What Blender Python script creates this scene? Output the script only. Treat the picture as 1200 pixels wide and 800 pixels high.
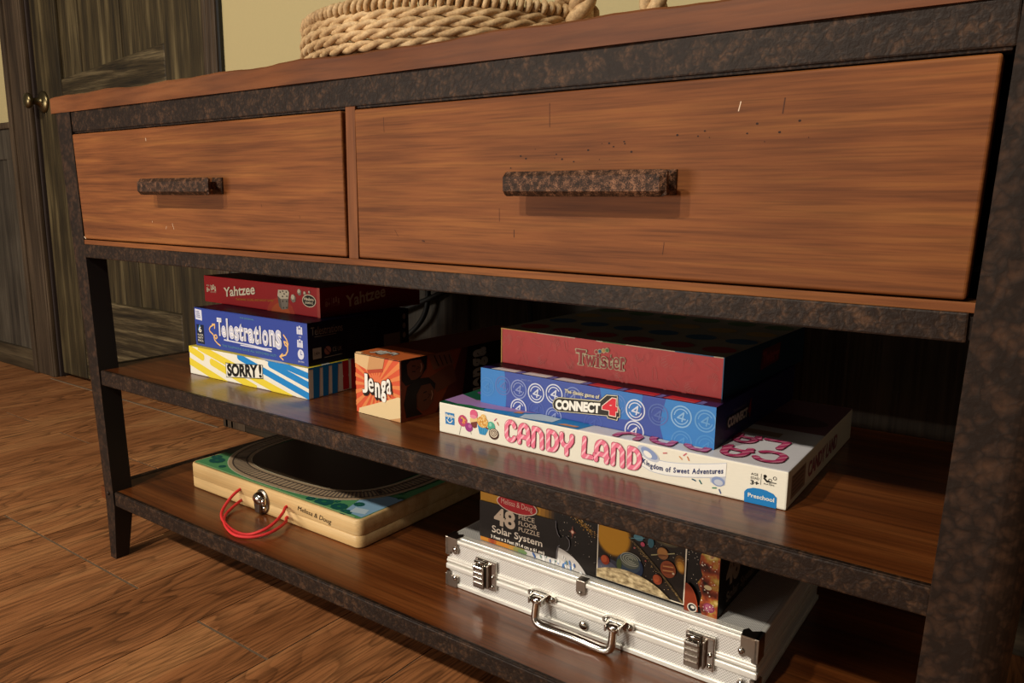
import bpy, bmesh, math, random
from mathutils import Vector, Matrix
random.seed(7)
PI = math.pi
S = bpy.context.scene
COL = S.collection
for o in list(bpy.data.objects):
    bpy.data.objects.remove(o)

# ------------------------------------------------------------------ camera, light, exposure
cd = bpy.data.cameras.new('camera'); cam = bpy.data.objects.new('camera', cd); COL.objects.link(cam)
cd.sensor_width = 36.0; cd.lens = 895.13 / 1200 * 36
cd.clip_start = 0.02
fw = Vector((-0.5682, 0.8036, -0.1775)).normalized()
rt = Vector((0.8154, 0.5788, 0.0103)); rt = (rt - fw * rt.dot(fw)).normalized()
up = rt.cross(fw)
M = Matrix(((rt.x, up.x, -fw.x, 1.2244), (rt.y, up.y, -fw.y, -0.5768), (rt.z, up.z, -fw.z, 0.5754), (0, 0, 0, 1)))
cam.matrix_world = M
S.camera = cam

W = bpy.data.worlds.new('world'); S.world = W; W.use_nodes = True
bg = W.node_tree.nodes['Background']; bg.inputs[0].default_value = (1.0, 0.83, 0.62, 1); bg.inputs[1].default_value = 0.10

def lamp(name, loc, watts, size):
    l = bpy.data.lights.new(name, 'POINT'); l.energy = watts; l.shadow_soft_size = size; l.color = (1.0, 0.91, 0.76)
    o = bpy.data.objects.new(name, l); COL.objects.link(o); o.location = loc
lamp('ceiling_lamp', (-0.15, -2.25, 2.4), 165, 0.045)
lamp('ceiling_lamp', (0.70, -2.25, 2.4), 150, 0.045)
# added low fill light from the far left, no source in view
wl = bpy.data.lights.new('low_fill_light', 'AREA'); wl.shape = 'RECTANGLE'; wl.size = 1.4; wl.size_y = 0.5; wl.energy = 78; wl.color = (1.0, 0.92, 0.80)
wo = bpy.data.objects.new('low_fill_light', wl); COL.objects.link(wo); wo.location = (-1.2, -3.5, 0.46)
wo.rotation_euler = (Vector((0.5, 0.05, 0.42)) - wo.location).to_track_quat('-Z', 'Y').to_euler()

S.view_settings.view_transform = 'Standard'; S.view_settings.look = 'None'
S.view_settings.exposure = 0.0; S.view_settings.gamma = 1.0; S.view_settings.use_curve_mapping = False

# ------------------------------------------------------------------ materials
def lin(h):
    h = h.lstrip('#'); r = []
    for i in (0, 2, 4):
        c = int(h[i:i+2], 16) / 255
        r.append(c / 12.92 if c <= 0.04045 else ((c + 0.055) / 1.055) ** 2.4)
    return r
def base_mat(name, rough=0.5, metal=0.0, coat=0.0, spec=0.5):
    m = bpy.data.materials.new(name); m.use_nodes = True
    b = m.node_tree.nodes['Principled BSDF']
    b.inputs['Roughness'].default_value = rough; b.inputs['Metallic'].default_value = metal
    b.inputs['Coat Weight'].default_value = coat; b.inputs['Coat Roughness'].default_value = 0.2
    b.inputs['Specular IOR Level'].default_value = spec
    return m, m.node_tree.nodes, m.node_tree.links, b
CARDS = {}
def card(h, rough=0.42, k=0.86):
    key = (h, rough)
    if key not in CARDS:
        m, N, L, b = base_mat('print_' + h.lstrip('#'), rough, spec=0.22)
        c = [x * k for x in lin(h)]
        n = N.new('ShaderNodeTexNoise'); n.inputs['Scale'].default_value = 60; n.inputs['Detail'].default_value = 2
        mx = N.new('ShaderNodeMix'); mx.data_type = 'RGBA'
        mx.inputs[6].default_value = (*[x * .96 for x in c], 1); mx.inputs[7].default_value = (*[min(1, x * 1.04) for x in c], 1)
        L.new(n.outputs[0], mx.inputs[0]); L.new(mx.outputs[2], b.inputs['Base Color'])
        CARDS[key] = m
    return CARDS[key]
def plain(name, h, rough=0.5, metal=0.0, noise=0.0, scale=40, bump=0.0, coat=0.0):
    m, N, L, b = base_mat(name, rough, metal, coat)
    c = lin(h)
    n = N.new('ShaderNodeTexNoise'); n.inputs['Scale'].default_value = scale; n.inputs['Detail'].default_value = 4
    tc = N.new('ShaderNodeTexCoord'); L.new(tc.outputs['Object'], n.inputs['Vector'])
    mx = N.new('ShaderNodeMix'); mx.data_type = 'RGBA'
    mx.inputs[6].default_value = (*[x * (1 - noise) for x in c], 1); mx.inputs[7].default_value = (*[min(1, x * (1 + noise)) for x in c], 1)
    L.new(n.outputs[0], mx.inputs[0]); L.new(mx.outputs[2], b.inputs['Base Color'])
    if bump:
        bp = N.new('ShaderNodeBump'); bp.inputs['Strength'].default_value = bump; bp.inputs['Distance'].default_value = 0.002
        L.new(n.outputs[0], bp.inputs['Height']); L.new(bp.outputs[0], b.inputs['Normal'])
    return m
def ramp(N, stops):
    r = N.new('ShaderNodeValToRGB'); e = r.color_ramp.elements
    while len(e) > 2: e.remove(e[-1])
    for i, (p, c) in enumerate(stops):
        if i < 2: el = e[i]; el.position = p
        else: el = e.new(p)
        el.color = (*c, 1)
    return r
def wood(name, dark, mid, light, axis=0, along=1.6, across=26, rough=0.45, coat=0.0, bump=0.15, streak=0.5, offset=(0, 0, 0), wavy=0.0, spec=0.25):
    m, N, L, b = base_mat(name, rough, 0, coat, spec)
    tc = N.new('ShaderNodeTexCoord'); mp = N.new('ShaderNodeMapping')
    L.new(tc.outputs['Object'], mp.inputs['Vector'])
    sc = [across] * 3; sc[axis] = along
    mp.inputs['Scale'].default_value = sc; mp.inputs['Location'].default_value = offset
    vec = mp.outputs[0]
    if wavy:
        nw = N.new('ShaderNodeTexNoise'); nw.inputs['Scale'].default_value = 0.35; nw.inputs['Detail'].default_value = 2
        L.new(vec, nw.inputs['Vector'])
        ma = N.new('ShaderNodeVectorMath'); ma.operation = 'MULTIPLY_ADD'
        L.new(nw.outputs['Color'], ma.inputs[0]); ma.inputs[1].default_value = (wavy, wavy, wavy); L.new(vec, ma.inputs[2])
        vec = ma.outputs[0]
    n1 = N.new('ShaderNodeTexNoise'); n1.inputs['Scale'].default_value = 1.0; n1.inputs['Detail'].default_value = 7; n1.inputs['Roughness'].default_value = 0.62
    L.new(vec, n1.inputs['Vector'])
    r1 = ramp(N, [(0.30, lin(dark)), (0.50, lin(mid)), (0.72, lin(light))]); L.new(n1.outputs[0], r1.inputs[0])
    mp2 = N.new('ShaderNodeMapping'); sc2 = [across * 7] * 3; sc2[axis] = along * 5
    mp2.inputs['Scale'].default_value = sc2; L.new(tc.outputs['Object'], mp2.inputs['Vector'])
    n2 = N.new('ShaderNodeTexNoise'); n2.inputs['Scale'].default_value = 1.0; n2.inputs['Detail'].default_value = 3; L.new(mp2.outputs[0], n2.inputs['Vector'])
    r2 = ramp(N, [(0.34, (1 - streak,) * 3), (0.56, (1, 1, 1))]); L.new(n2.outputs[0], r2.inputs[0])
    mul = N.new('ShaderNodeMix'); mul.data_type = 'RGBA'; mul.blend_type = 'MULTIPLY'; mul.inputs[0].default_value = 1
    L.new(r1.outputs[0], mul.inputs[6]); L.new(r2.outputs[0], mul.inputs[7])
    out = mul.outputs[2]
    # broad blotches of stain
    n3 = N.new('ShaderNodeTexNoise'); n3.inputs['Scale'].default_value = 5; n3.inputs['Detail'].default_value = 2; L.new(tc.outputs['Object'], n3.inputs['Vector'])
    r3 = ramp(N, [(0.32, (0.72, 0.70, 0.68)), (0.6, (1, 1, 1))]); L.new(n3.outputs[0], r3.inputs[0])
    mul2 = N.new('ShaderNodeMix'); mul2.data_type = 'RGBA'; mul2.blend_type = 'MULTIPLY'; mul2.inputs[0].default_value = 1
    L.new(out, mul2.inputs[6]); L.new(r3.outputs[0], mul2.inputs[7]); out = mul2.outputs[2]
    L.new(out, b.inputs['Base Color'])
    if bump:
        bp = N.new('ShaderNodeBump'); bp.inputs['Strength'].default_value = bump; bp.inputs['Distance'].default_value = 0.0015
        L.new(n2.outputs[0], bp.inputs['Height']); L.new(bp.outputs[0], b.inputs['Normal'])
    return m
def hammered(name, dark, mid, copper, scale=70, rough=0.5, metal=0.35, amount=0.62, bump=0.6):
    m, N, L, b = base_mat(name, rough, metal, spec=0.2)
    tc = N.new('ShaderNodeTexCoord')
    nw = N.new('ShaderNodeTexNoise'); nw.inputs['Scale'].default_value = scale * .7; nw.inputs['Detail'].default_value = 3; L.new(tc.outputs['Object'], nw.inputs['Vector'])
    ad = N.new('ShaderNodeVectorMath'); ad.operation = 'MULTIPLY_ADD'; ad.inputs[1].default_value = (0.016,) * 3
    L.new(nw.outputs['Color'], ad.inputs[0]); L.new(tc.outputs['Object'], ad.inputs[2])
    v = N.new('ShaderNodeTexVoronoi'); v.inputs['Scale'].default_value = scale; L.new(ad.outputs[0], v.inputs['Vector'])
    n2 = N.new('ShaderNodeTexNoise'); n2.inputs['Scale'].default_value = scale * .35; n2.inputs['Detail'].default_value = 5; L.new(tc.outputs['Object'], n2.inputs['Vector'])
    n3 = N.new('ShaderNodeTexNoise'); n3.inputs['Scale'].default_value = 6; n3.inputs['Detail'].default_value = 2; L.new(tc.outputs['Object'], n3.inputs['Vector'])
    # copper rubbed onto the tops of the dents
    mth = N.new('ShaderNodeMath'); mth.operation = 'MULTIPLY_ADD'; L.new(v.outputs['Distance'], mth.inputs[0]); mth.inputs[1].default_value = -0.55; L.new(n2.outputs[0], mth.inputs[2])
    m3 = N.new('ShaderNodeMath'); m3.operation = 'MULTIPLY_ADD'; L.new(n3.outputs[0], m3.inputs[0]); m3.inputs[1].default_value = 0.35; L.new(mth.outputs[0], m3.inputs[2])
    r = ramp(N, [(0.30, lin(dark)), (0.47, lin(mid)), (amount, lin(copper))]); L.new(m3.outputs[0], r.inputs[0])
    L.new(r.outputs[0], b.inputs['Base Color'])
    hs = N.new('ShaderNodeMath'); hs.operation = 'MULTIPLY_ADD'; L.new(n2.outputs[0], hs.inputs[0]); hs.inputs[1].default_value = 1.2; L.new(v.outputs['Distance'], hs.inputs[2])
    bp = N.new('ShaderNodeBump'); bp.inputs['Strength'].default_value = bump; bp.inputs['Distance'].default_value = 0.002
    L.new(hs.outputs[0], bp.inputs['Height']); L.new(bp.outputs[0], b.inputs['Normal'])
    return m
def plank_mat():
    m, N, L, b = base_mat('wood_look_plank', 0.48, spec=0.3)
    at = N.new('ShaderNodeAttribute'); at.attribute_name = 'rnd'
    tc = N.new('ShaderNodeTexCoord')
    ad = N.new('ShaderNodeVectorMath'); ad.operation = 'MULTIPLY_ADD'; ad.inputs[1].default_value = (9, 9, 9)
    L.new(at.outputs['Color'], ad.inputs[0]); L.new(tc.outputs['Object'], ad.inputs[2])
    def noise(scale, detail, rough=0.5):
        mp = N.new('ShaderNodeMapping'); mp.inputs['Scale'].default_value = scale; L.new(ad.outputs[0], mp.inputs['Vector'])
        n = N.new('ShaderNodeTexNoise'); n.inputs['Scale'].default_value = 1.0; n.inputs['Detail'].default_value = detail; n.inputs['Roughness'].default_value = rough
        L.new(mp.outputs[0], n.inputs['Vector']); return n
    # cathedral figure: contour lines of a slow noise stretched along the plank
    n = noise((8.5, 1.9, 8), 2.0, 0.45)
    k = N.new('ShaderNodeMath'); k.operation = 'MULTIPLY'; k.inputs[1].default_value = 26; L.new(n.outputs[0], k.inputs[0])
    fr = N.new('ShaderNodeMath'); fr.operation = 'FRACT'; L.new(k.outputs[0], fr.inputs[0])
    rr = ramp(N, [(0.0, (.42,) * 3), (0.16, (.66,) * 3), (0.5, (1,) * 3), (0.92, (.95,) * 3), (1.0, (.42,) * 3)]); L.new(fr.outputs[0], rr.inputs[0])
    n2 = noise((300, 16, 200), 3)       # pores
    r2 = ramp(N, [(0.38, (.40,) * 3), (0.54, (1,) * 3)]); L.new(n2.outputs[0], r2.inputs[0])
    n3 = noise((16, 2.2, 20), 4)        # tone
    r3 = ramp(N, [(0.30, lin('#8a5530')), (0.52, lin('#a86d42')), (0.72, lin('#bd8453'))]); L.new(n3.outputs[0], r3.inputs[0])
    n4 = noise((6, 3, 6), 2)            # where the figure is strong
    r4 = ramp(N, [(0.38, (.30,) * 3), (0.60, (1,) * 3)]); L.new(n4.outputs[0], r4.inputs[0])
    m1 = N.new('ShaderNodeMix'); m1.data_type = 'RGBA'; m1.blend_type = 'MULTIPLY'; L.new(r4.outputs[0], m1.inputs[0]); L.new(r3.outputs[0], m1.inputs[6]); L.new(rr.outputs[0], m1.inputs[7])
    m2 = N.new('ShaderNodeMix'); m2.data_type = 'RGBA'; m2.blend_type = 'MULTIPLY'; m2.inputs[0].default_value = 0.7; L.new(m1.outputs[2], m2.inputs[6]); L.new(r2.outputs[0], m2.inputs[7])
    L.new(m2.outputs[2], b.inputs['Base Color'])
    bp = N.new('ShaderNodeBump'); bp.inputs['Strength'].default_value = 0.3; bp.inputs['Distance'].default_value = 0.0008
    L.new(r2.outputs[0], bp.inputs['Height']); L.new(bp.outputs[0], b.inputs['Normal'])
    return m
def speckled(name, stops, scale=60, detail=4, sx=1.0, rough=0.42):
    m, N, L, b = base_mat(name, rough, spec=0.22)
    uv = N.new('ShaderNodeUVMap'); uv.uv_map = 'uv'; mp = N.new('ShaderNodeMapping'); mp.inputs['Scale'].default_value = (scale, scale * sx, 1); L.new(uv.outputs[0], mp.inputs['Vector'])
    n = N.new('ShaderNodeTexNoise'); n.inputs['Scale'].default_value = 1; n.inputs['Detail'].default_value = detail; L.new(mp.outputs[0], n.inputs['Vector'])
    r = ramp(N, [(p, lin(c)) for p, c in stops]); L.new(n.outputs[0], r.inputs[0]); L.new(r.outputs[0], b.inputs['Base Color'])
    return m
def striped(name, a, bcol, freq=190, skew=0.75):
    m, N, L, b = base_mat(name, 0.36)
    uv = N.new('ShaderNodeUVMap'); uv.uv_map = 'uv'
    sp = N.new('ShaderNodeSeparateXYZ'); L.new(uv.outputs[0], sp.inputs[0])
    m1 = N.new('ShaderNodeMath'); m1.operation = 'MULTIPLY_ADD'; L.new(sp.outputs[1], m1.inputs[0]); m1.inputs[1].default_value = -skew; L.new(sp.outputs[0], m1.inputs[2])
    m2 = N.new('ShaderNodeMath'); m2.operation = 'MULTIPLY'; L.new(m1.outputs[0], m2.inputs[0]); m2.inputs[1].default_value = freq
    fr = N.new('ShaderNodeMath'); fr.operation = 'FRACT'; L.new(m2.outputs[0], fr.inputs[0])
    r = ramp(N, [(0.0, lin(a)), (0.55, lin(a)), (0.66, lin(bcol)), (0.86, lin(bcol)), (0.95, lin(a))]); L.new(fr.outputs[0], r.inputs[0])
    L.new(r.outputs[0], b.inputs['Base Color'])
    return m
def knurl(name):
    m, N, L, b = base_mat(name, 0.38, 0.35)
    b.inputs['Base Color'].default_value = (0.78, 0.77, 0.74, 1)
    tc = N.new('ShaderNodeTexCoord'); sp = N.new('ShaderNodeSeparateXYZ'); L.new(tc.outputs['Object'], sp.inputs[0])
    vs = []
    for sx, sz in ((1, 1), (1, -1)):
        a = N.new('ShaderNodeMath'); a.operation = 'MULTIPLY_ADD'; L.new(sp.outputs[2], a.inputs[0]); a.inputs[1].default_value = sz; L.new(sp.outputs[0], a.inputs[2])
        a1 = N.new('ShaderNodeMath'); a1.operation = 'MULTIPLY_ADD'; L.new(sp.outputs[1], a1.inputs[0]); a1.inputs[1].default_value = sz; L.new(a.outputs[0], a1.inputs[2])
        a2 = N.new('ShaderNodeMath'); a2.operation = 'MULTIPLY'; L.new(a1.outputs[0], a2.inputs[0]); a2.inputs[1].default_value = 330 * PI * 2
        s_ = N.new('ShaderNodeMath'); s_.operation = 'SINE'; L.new(a2.outputs[0], s_.inputs[0]); vs.append(s_)
    ad = N.new('ShaderNodeMath'); ad.operation = 'ADD'; L.new(vs[0].outputs[0], ad.inputs[0]); L.new(vs[1].outputs[0], ad.inputs[1])
    r = ramp(N, [(0.25, (0.50, 0.48, 0.45)), (0.6, (0.84, 0.82, 0.79))])
    mr = N.new('ShaderNodeMapRange'); mr.inputs[1].default_value = -2; mr.inputs[2].default_value = 2; L.new(ad.outputs[0], mr.inputs[0])
    L.new(mr.outputs[0], r.inputs[0]); L.new(r.outputs[0], b.inputs['Base Color'])
    bp = N.new('ShaderNodeBump'); bp.inputs['Strength'].default_value = 0.25; bp.inputs['Distance'].default_value = 0.0004
    L.new(mr.outputs[0], bp.inputs['Height']); L.new(bp.outputs[0], b.inputs['Normal'])
    return m

MT = {}
MT['drawer'] = wood('stained_drawer_front', '#5e3318', '#7f4a25', '#97602f', 0, 3.0, 70, 0.6, 0.0, 0.05, 0.26, spec=0.2)
MT['slab'] = wood('stained_top', '#5d3116', '#71401f', '#885632', 0, 2.4, 26, 0.5, 0.1, 0.12, 0.25, wavy=0.8, offset=(1.3, 0, 2))
MT['divider'] = wood('stained_divider', '#6e3f1f', '#854f2a', '#965f36', 2, 2.4, 50, 0.6, 0.0, 0.1, 0.25)
MT['shelf'] = wood('lacquered_shelf', '#4a2410', '#6e3a18', '#8a5026', 0, 1.5, 40, 0.40, 0.6, 0.06, 0.35)
MT['metal'] = hammered('hammered_metal', '#20150f', '#2d1f16', '#5c402c', 190, 0.5, 0.1, 0.96, 0.16)
MT['leg'] = hammered('hammered_leg_metal', '#1e140e', '#2e1f16', '#4a3222', 130, 0.55, 0.1, 0.95, 0.14)
MT['pull'] = hammered('copper_rubbed_pull', '#26180f', '#432c1f', '#8f654b', 480, 0.5, 0.1, 0.76, 0.2)
MT['inner'] = plain('black_leg_inner', '#0d0906', 0.6, 0, 0.2)
MT['hidden'] = plain('raw_dark_wood', '#241610', 0.7, 0, 0.2)
MT['door_v'] = wood('weathered_oak_upright', '#1f180d', '#3f341f', '#6e6042', 2, 1.6, 30, 0.6, 0.0, 0.4, 0.5, wavy=0.6)
MT['door_h'] = wood('weathered_oak_level', '#181209', '#3d321f', '#75664a', 0, 3.6, 62, 0.6, 0.0, 0.4, 0.5, wavy=1.2)
MT['casing'] = wood('weathered_casing', '#2a1f16', '#46382a', '#5d4c3a', 2, 1.2, 30, 0.6, 0.0, 0.3, 0.4)
MT['wainscot'] = wood('weathered_wainscot', '#2b2520', '#463e34', '#5b5246', 2, 1.4, 26, 0.6, 0.0, 0.3, 0.4)
MT['base'] = wood('weathered_base', '#231b11', '#3d3121', '#584a36', 0, 1.4, 26, 0.6, 0.0, 0.3, 0.4)
MT['paint'] = plain('beige_wall_paint', '#aa9b70', 0.75, 0, 0.03, 220, 0.08)
MT['grout'] = plain('grout', '#6f5a44', 0.8, 0, 0.15, 90, 0.2)
MT['plank'] = plank_mat()
MT['brass'] = plain('antique_brass', '#6c6044', 0.34, 0.95, 0.1, 60)
MT['rope'] = wood('seagrass', '#a5835c', '#c7a67a', '#dcc096', 0, 60, 60, 0.6, 0, 0.3, 0.25)
MT['chrome'] = plain('chrome', '#cfcac2', 0.14, 1.0, 0.03)
MT['nickel'] = plain('brushed_nickel', '#9b9186', 0.3, 1.0, 0.05)
MT['alu'] = plain('satin_aluminium', '#efece4', 0.34, 0.45, 0.02, 300)
MT['knurl'] = knurl('patterned_aluminium')
MT['black'] = plain('flat_black', '#0b0a09', 0.6)
MT['pine'] = wood('light_pine', '#c79f68', '#d9b57f', '#e4c591', 0, 1.6, 60, 0.42, 0.1, 0.05, 0.12)
MT['red_cord'] = plain('red_cord', '#d92a2c', 0.6, 0, 0.12, 900, 0.4)
MT['candy'] = striped('candy_stripe', '#e4708c', '#f3b4c0', 130)
MT['candy2'] = striped('candy_stripe_dark', '#c0406f', '#dd8aa4', 100)

# ------------------------------------------------------------------ mesh helpers
def group_of(o, label=None, cat=None, group=None, kind=None):
    if label: o['label'] = label
    if cat: o['category'] = cat
    if group: o['group'] = group
    if kind: o['kind'] = kind
    return o
def thing(name, loc, rz, label, cat, group=None):
    o = bpy.data.objects.new(name, None); COL.objects.link(o); o.empty_display_size = 0.05
    o.location = loc; o.rotation_euler = (0, 0, rz)
    return group_of(o, label, cat, group)
class MB:
    def __init__(s):
        s.bm = bmesh.new(); s.mats = []; s.uv = s.bm.loops.layers.uv.new('uv')
    def mi(s, m):
        if m not in s.mats: s.mats.append(m)
        return s.mats.index(m)
    def merge(s, t, m, smooth=False):
        i = s.mi(m); vm = {v: s.bm.verts.new(v.co) for v in t.verts}
        for f in t.faces:
            try: n = s.bm.faces.new([vm[v] for v in f.verts])
            except ValueError: continue
            n.material_index = i; n.smooth = smooth
        t.free()
    def box(s, a, b, m, bev=0.0, seg=2, taper=None):
        t = bmesh.new(); bmesh.ops.create_cube(t, size=1)
        for v in t.verts:
            v.co = Vector([a[k] + (v.co[k] + .5) * (b[k] - a[k]) for k in range(3)])
        if taper:
            for v in t.verts: v.co = Vector(taper(v.co))
        if bev: bmesh.ops.bevel(t, geom=t.edges[:], offset=bev, segments=seg, profile=0.6, affect='EDGES', clamp_overlap=True)
        s.merge(t, m)
    def tube(s, pts, r, m, seg=8, closed=False, caps=True, flat=None):
        pts = [Vector(p) for p in pts]; n = len(pts); i_ = s.mi(m); rings = []
        T0 = (pts[1] - pts[0]).normalized(); ref = Vector((0, 0, 1)) if abs(T0.z) < .9 else Vector((1, 0, 0))
        nv = (ref - T0 * ref.dot(T0)).normalized()
        for k in range(n):
            a = pts[k - 1] if (k or closed) else pts[0]; b = pts[(k + 1) % n] if (k < n - 1 or closed) else pts[-1]
            T = (b - a).normalized(); nv = (nv - T * nv.dot(T)).normalized(); bn = T.cross(nv)
            rr = r(k / (n - 1)) if callable(r) else r
            rings.append([s.bm.verts.new(pts[k] + (nv * math.cos(2 * PI * j / seg) + bn * math.sin(2 * PI * j / seg)) * rr) for j in range(seg)])
        for k in range(n if closed else n - 1):
            A, B = rings[k], rings[(k + 1) % n]
            for j in range(seg):
                f = s.bm.faces.new([A[j], A[(j + 1) % seg], B[(j + 1) % seg], B[j]]); f.material_index = i_; f.smooth = True
        if caps and not closed:
            for R_, rev in ((rings[0], True), (rings[-1], False)):
                f = s.bm.faces.new(R_[::-1] if rev else R_); f.material_index = i_
    def lathe(s, prof, O, axis, m, seg=24, sy=1.0):
        # prof: (radius, height along axis)
        ax = Vector(axis).normalized(); ref = Vector((0, 0, 1)) if abs(ax.z) < .9 else Vector((1, 0, 0))
        u = ref.cross(ax).normalized(); v = ax.cross(u); O = Vector(O); i_ = s.mi(m); rings = []
        for r, h in prof:
            rings.append([s.bm.verts.new(O + ax * h + (u * math.cos(2 * PI * j / seg) + v * sy * math.sin(2 * PI * j / seg)) * max(r, 1e-5)) for j in range(seg)])
        for A, B in zip(rings, rings[1:]):
            for j in range(seg):
                f = s.bm.faces.new([A[j], A[(j + 1) % seg], B[(j + 1) % seg], B[j]]); f.material_index = i_; f.smooth = True
        for R_, rev in ((rings[0], True), (rings[-1], False)):
            f = s.bm.faces.new(R_[::-1] if rev else R_); f.material_index = i_; f.smooth = False
    def loft(s, secs, m, smooth=False):
        i_ = s.mi(m); rings = [[s.bm.verts.new(p) for p in sec] for sec in secs]; n = len(rings[0])
        for A, B in zip(rings, rings[1:]):
            for j in range(n):
                f = s.bm.faces.new([A[j], A[(j + 1) % n], B[(j + 1) % n], B[j]]); f.material_index = i_; f.smooth = smooth
        for R_ in (rings[0][::-1], rings[-1]):
            f = s.bm.faces.new(R_); f.material_index = i_
    def poly(s, pts3, m, uvs=None):
        try:
            f = s.bm.faces.new([s.bm.verts.new(p) for p in pts3])
        except ValueError:
            return
        f.material_index = s.mi(m)
        if uvs:
            for l, q in zip(f.loops, uvs): l[s.uv].uv = q
    def build(s, name, parent=None, normals=True):
        if normals: bmesh.ops.recalc_face_normals(s.bm, faces=s.bm.faces[:])
        me = bpy.data.meshes.new(name); s.bm.to_mesh(me); s.bm.free()
        for m in s.mats: me.materials.append(m)
        o = bpy.data.objects.new(name, me); COL.objects.link(o)
        if parent: o.parent = parent
        return o

# ------------------------------------------------------------------ flat printed art on a face
GLY = {}
def glyphs(txt, off, spacing=1.0):
    key = (txt, off, spacing)
    if key not in GLY:
        cu = bpy.data.curves.new('t', 'FONT'); cu.body = txt; cu.size = 1; cu.offset = off; cu.fill_mode = 'FRONT'; cu.resolution_u = 4
        cu.space_character = spacing
        ob = bpy.data.objects.new('t', cu); COL.objects.link(ob)
        dg = bpy.context.evaluated_depsgraph_get(); dg.update()
        me = bpy.data.meshes.new_from_object(ob.evaluated_get(dg))
        vs = [(v.co.x, v.co.y) for v in me.vertices]; fs = [tuple(p.vertices) for p in me.polygons]
        bpy.data.objects.remove(ob); bpy.data.curves.remove(cu); bpy.data.meshes.remove(me)
        GLY[key] = (vs, fs)
    return GLY[key]
CAP = None
def clip_poly(P, w, h):
    for ax, lim, sg in ((0, 0, 1), (0, w, -1), (1, 0, 1), (1, h, -1)):
        out = []
        for i in range(len(P)):
            a, b = P[i - 1], P[i]
            da, db = (a[ax] - lim) * sg, (b[ax] - lim) * sg
            if (da < 0) != (db < 0):
                t = da / (da - db); out.append((a[0] + (b[0] - a[0]) * t, a[1] + (b[1] - a[1]) * t))
            if db >= 0: out.append(b)
        P = out
        if len(P) < 3: return []
    return P
class Art:
    """prints in millimetres on one face of a box (O corner, U right, V up, N outwards)"""
    def __init__(s, O, U, V, N, w, h):
        s.O, s.U, s.V, s.N = map(Vector, (O, U, V, N)); s.w, s.h = w, h; s.items = []
    def poly(s, pts, m, lay=1):
        P = clip_poly([tuple(p) for p in pts], s.w, s.h)
        if P: s.items.append((P, m, lay))
    def rect(s, u0, v0, u1, v1, m, lay=1): s.poly([(u0, v0), (u1, v0), (u1, v1), (u0, v1)], m, lay)
    def ell(s, u, v, a, b, m, lay=1, n=28, rot=0.0):
        c, t = math.cos(rot), math.sin(rot)
        s.poly([(u + a * math.cos(2 * PI * k / n) * c - b * math.sin(2 * PI * k / n) * t, v + a * math.cos(2 * PI * k / n) * t + b * math.sin(2 * PI * k / n) * c) for k in range(n)], m, lay)
    def ring(s, u, v, a, b, th, m, lay=1, n=32, a0=0.0, a1=2 * PI):
        for k in range(n):
            p, q = a0 + (a1 - a0) * k / n, a0 + (a1 - a0) * (k + 1) / n
            s.poly([(u + r_ * math.cos(x), v + (r_ + b - a) * math.sin(x)) for r_, x in ((a - th / 2, p), (a + th / 2, p), (a + th / 2, q), (a - th / 2, q))], m, lay)
    def line(s, pts, th, m, lay=1, rnd=True):
        for (a, b) in zip(pts, pts[1:]):
            d = Vector((b[0] - a[0], b[1] - a[1]))
            if d.length < 1e-6: continue
            n = Vector((-d.y, d.x)).normalized() * th / 2
            s.poly([(a[0] - n.x, a[1] - n.y), (b[0] - n.x, b[1] - n.y), (b[0] + n.x, b[1] + n.y), (a[0] + n.x, a[1] + n.y)], m, lay)
        if rnd:
            for p in pts: s.ell(p[0], p[1], th / 2, th / 2, m, lay, 14)
    def text(s, txt, u0, u1, b, t, m, lay=2, bold=0.0, outline=None, bbox=False, sag=0.0, lean=0.0, ol=0.05):
        """b, t: baseline and cap height, each one number or (left, right)"""
        global CAP
        if CAP is None: CAP = max(v[1] for v in glyphs('H', 0)[0])
        b = b if isinstance(b, tuple) else (b, b); t = t if isinstance(t, tuple) else (t, t)
        V0, _ = glyphs(txt, bold)
        x0, x1 = min(v[0] for v in V0), max(v[0] for v in V0)
        y0, y1 = (min(v[1] for v in V0), max(v[1] for v in V0)) if bbox else (0, CAP)
        jobs = [(bold, m, lay)]
        if outline: jobs.insert(0, (bold + ol, outline, lay - 1))
        for off, mm, ll in jobs:
            vs, fs = glyphs(txt, off)
            def mp(q):
                x = (q[0] - x0) / (x1 - x0); y = (q[1] - y0) / (y1 - y0)
                lo = b[0] + (b[1] - b[0]) * x; hi = t[0] + (t[1] - t[0]) * x
                return (u0 + (u1 - u0) * x + lean * y, lo + (hi - lo) * y - sag * 4 * x * (1 - x))
            for f in fs: s.poly([mp(vs[i]) for i in f], mm, ll)
    def emit(s, mb, lay0=0):
        for k, (P, m, lay) in enumerate(s.items):
            pts = [s.O + s.U * (u / 1000) + s.V * (v / 1000) + s.N * (0.00013 * (lay + lay0) + 2.6e-6 * (k % 47)) for u, v in P]
            ar = sum(P[i - 1][0] * P[i][1] - P[i][0] * P[i - 1][1] for i in range(len(P)))
            if abs(ar) < 1e-5: continue
            uv = [(u / 1000, v / 1000) for u, v in P]
            if ar < 0: pts, uv = pts[::-1], uv[::-1]
            mb.poly(pts, m, uv)
def faces_of(w, d, h):
    """art planes of a box w x d x h (metres) with its front-left-bottom corner at the origin"""
    return (lambda: Art((0, 0, 0), (1, 0, 0), (0, 0, 1), (0, -1, 0), w * 1000, h * 1000),
            lambda: Art((w, 0, 0), (0, 1, 0), (0, 0, 1), (1, 0, 0), d * 1000, h * 1000),
            lambda: Art((0, 0, h), (1, 0, 0), (0, 1, 0), (0, 0, 1), w * 1000, d * 1000))
def print_part(name, parent, arts, label=None):
    mb = MB()
    for a in arts: a.emit(mb, 4)
    o = mb.build(name, parent, normals=False)
    if label: o['label'] = label
    return o
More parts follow.
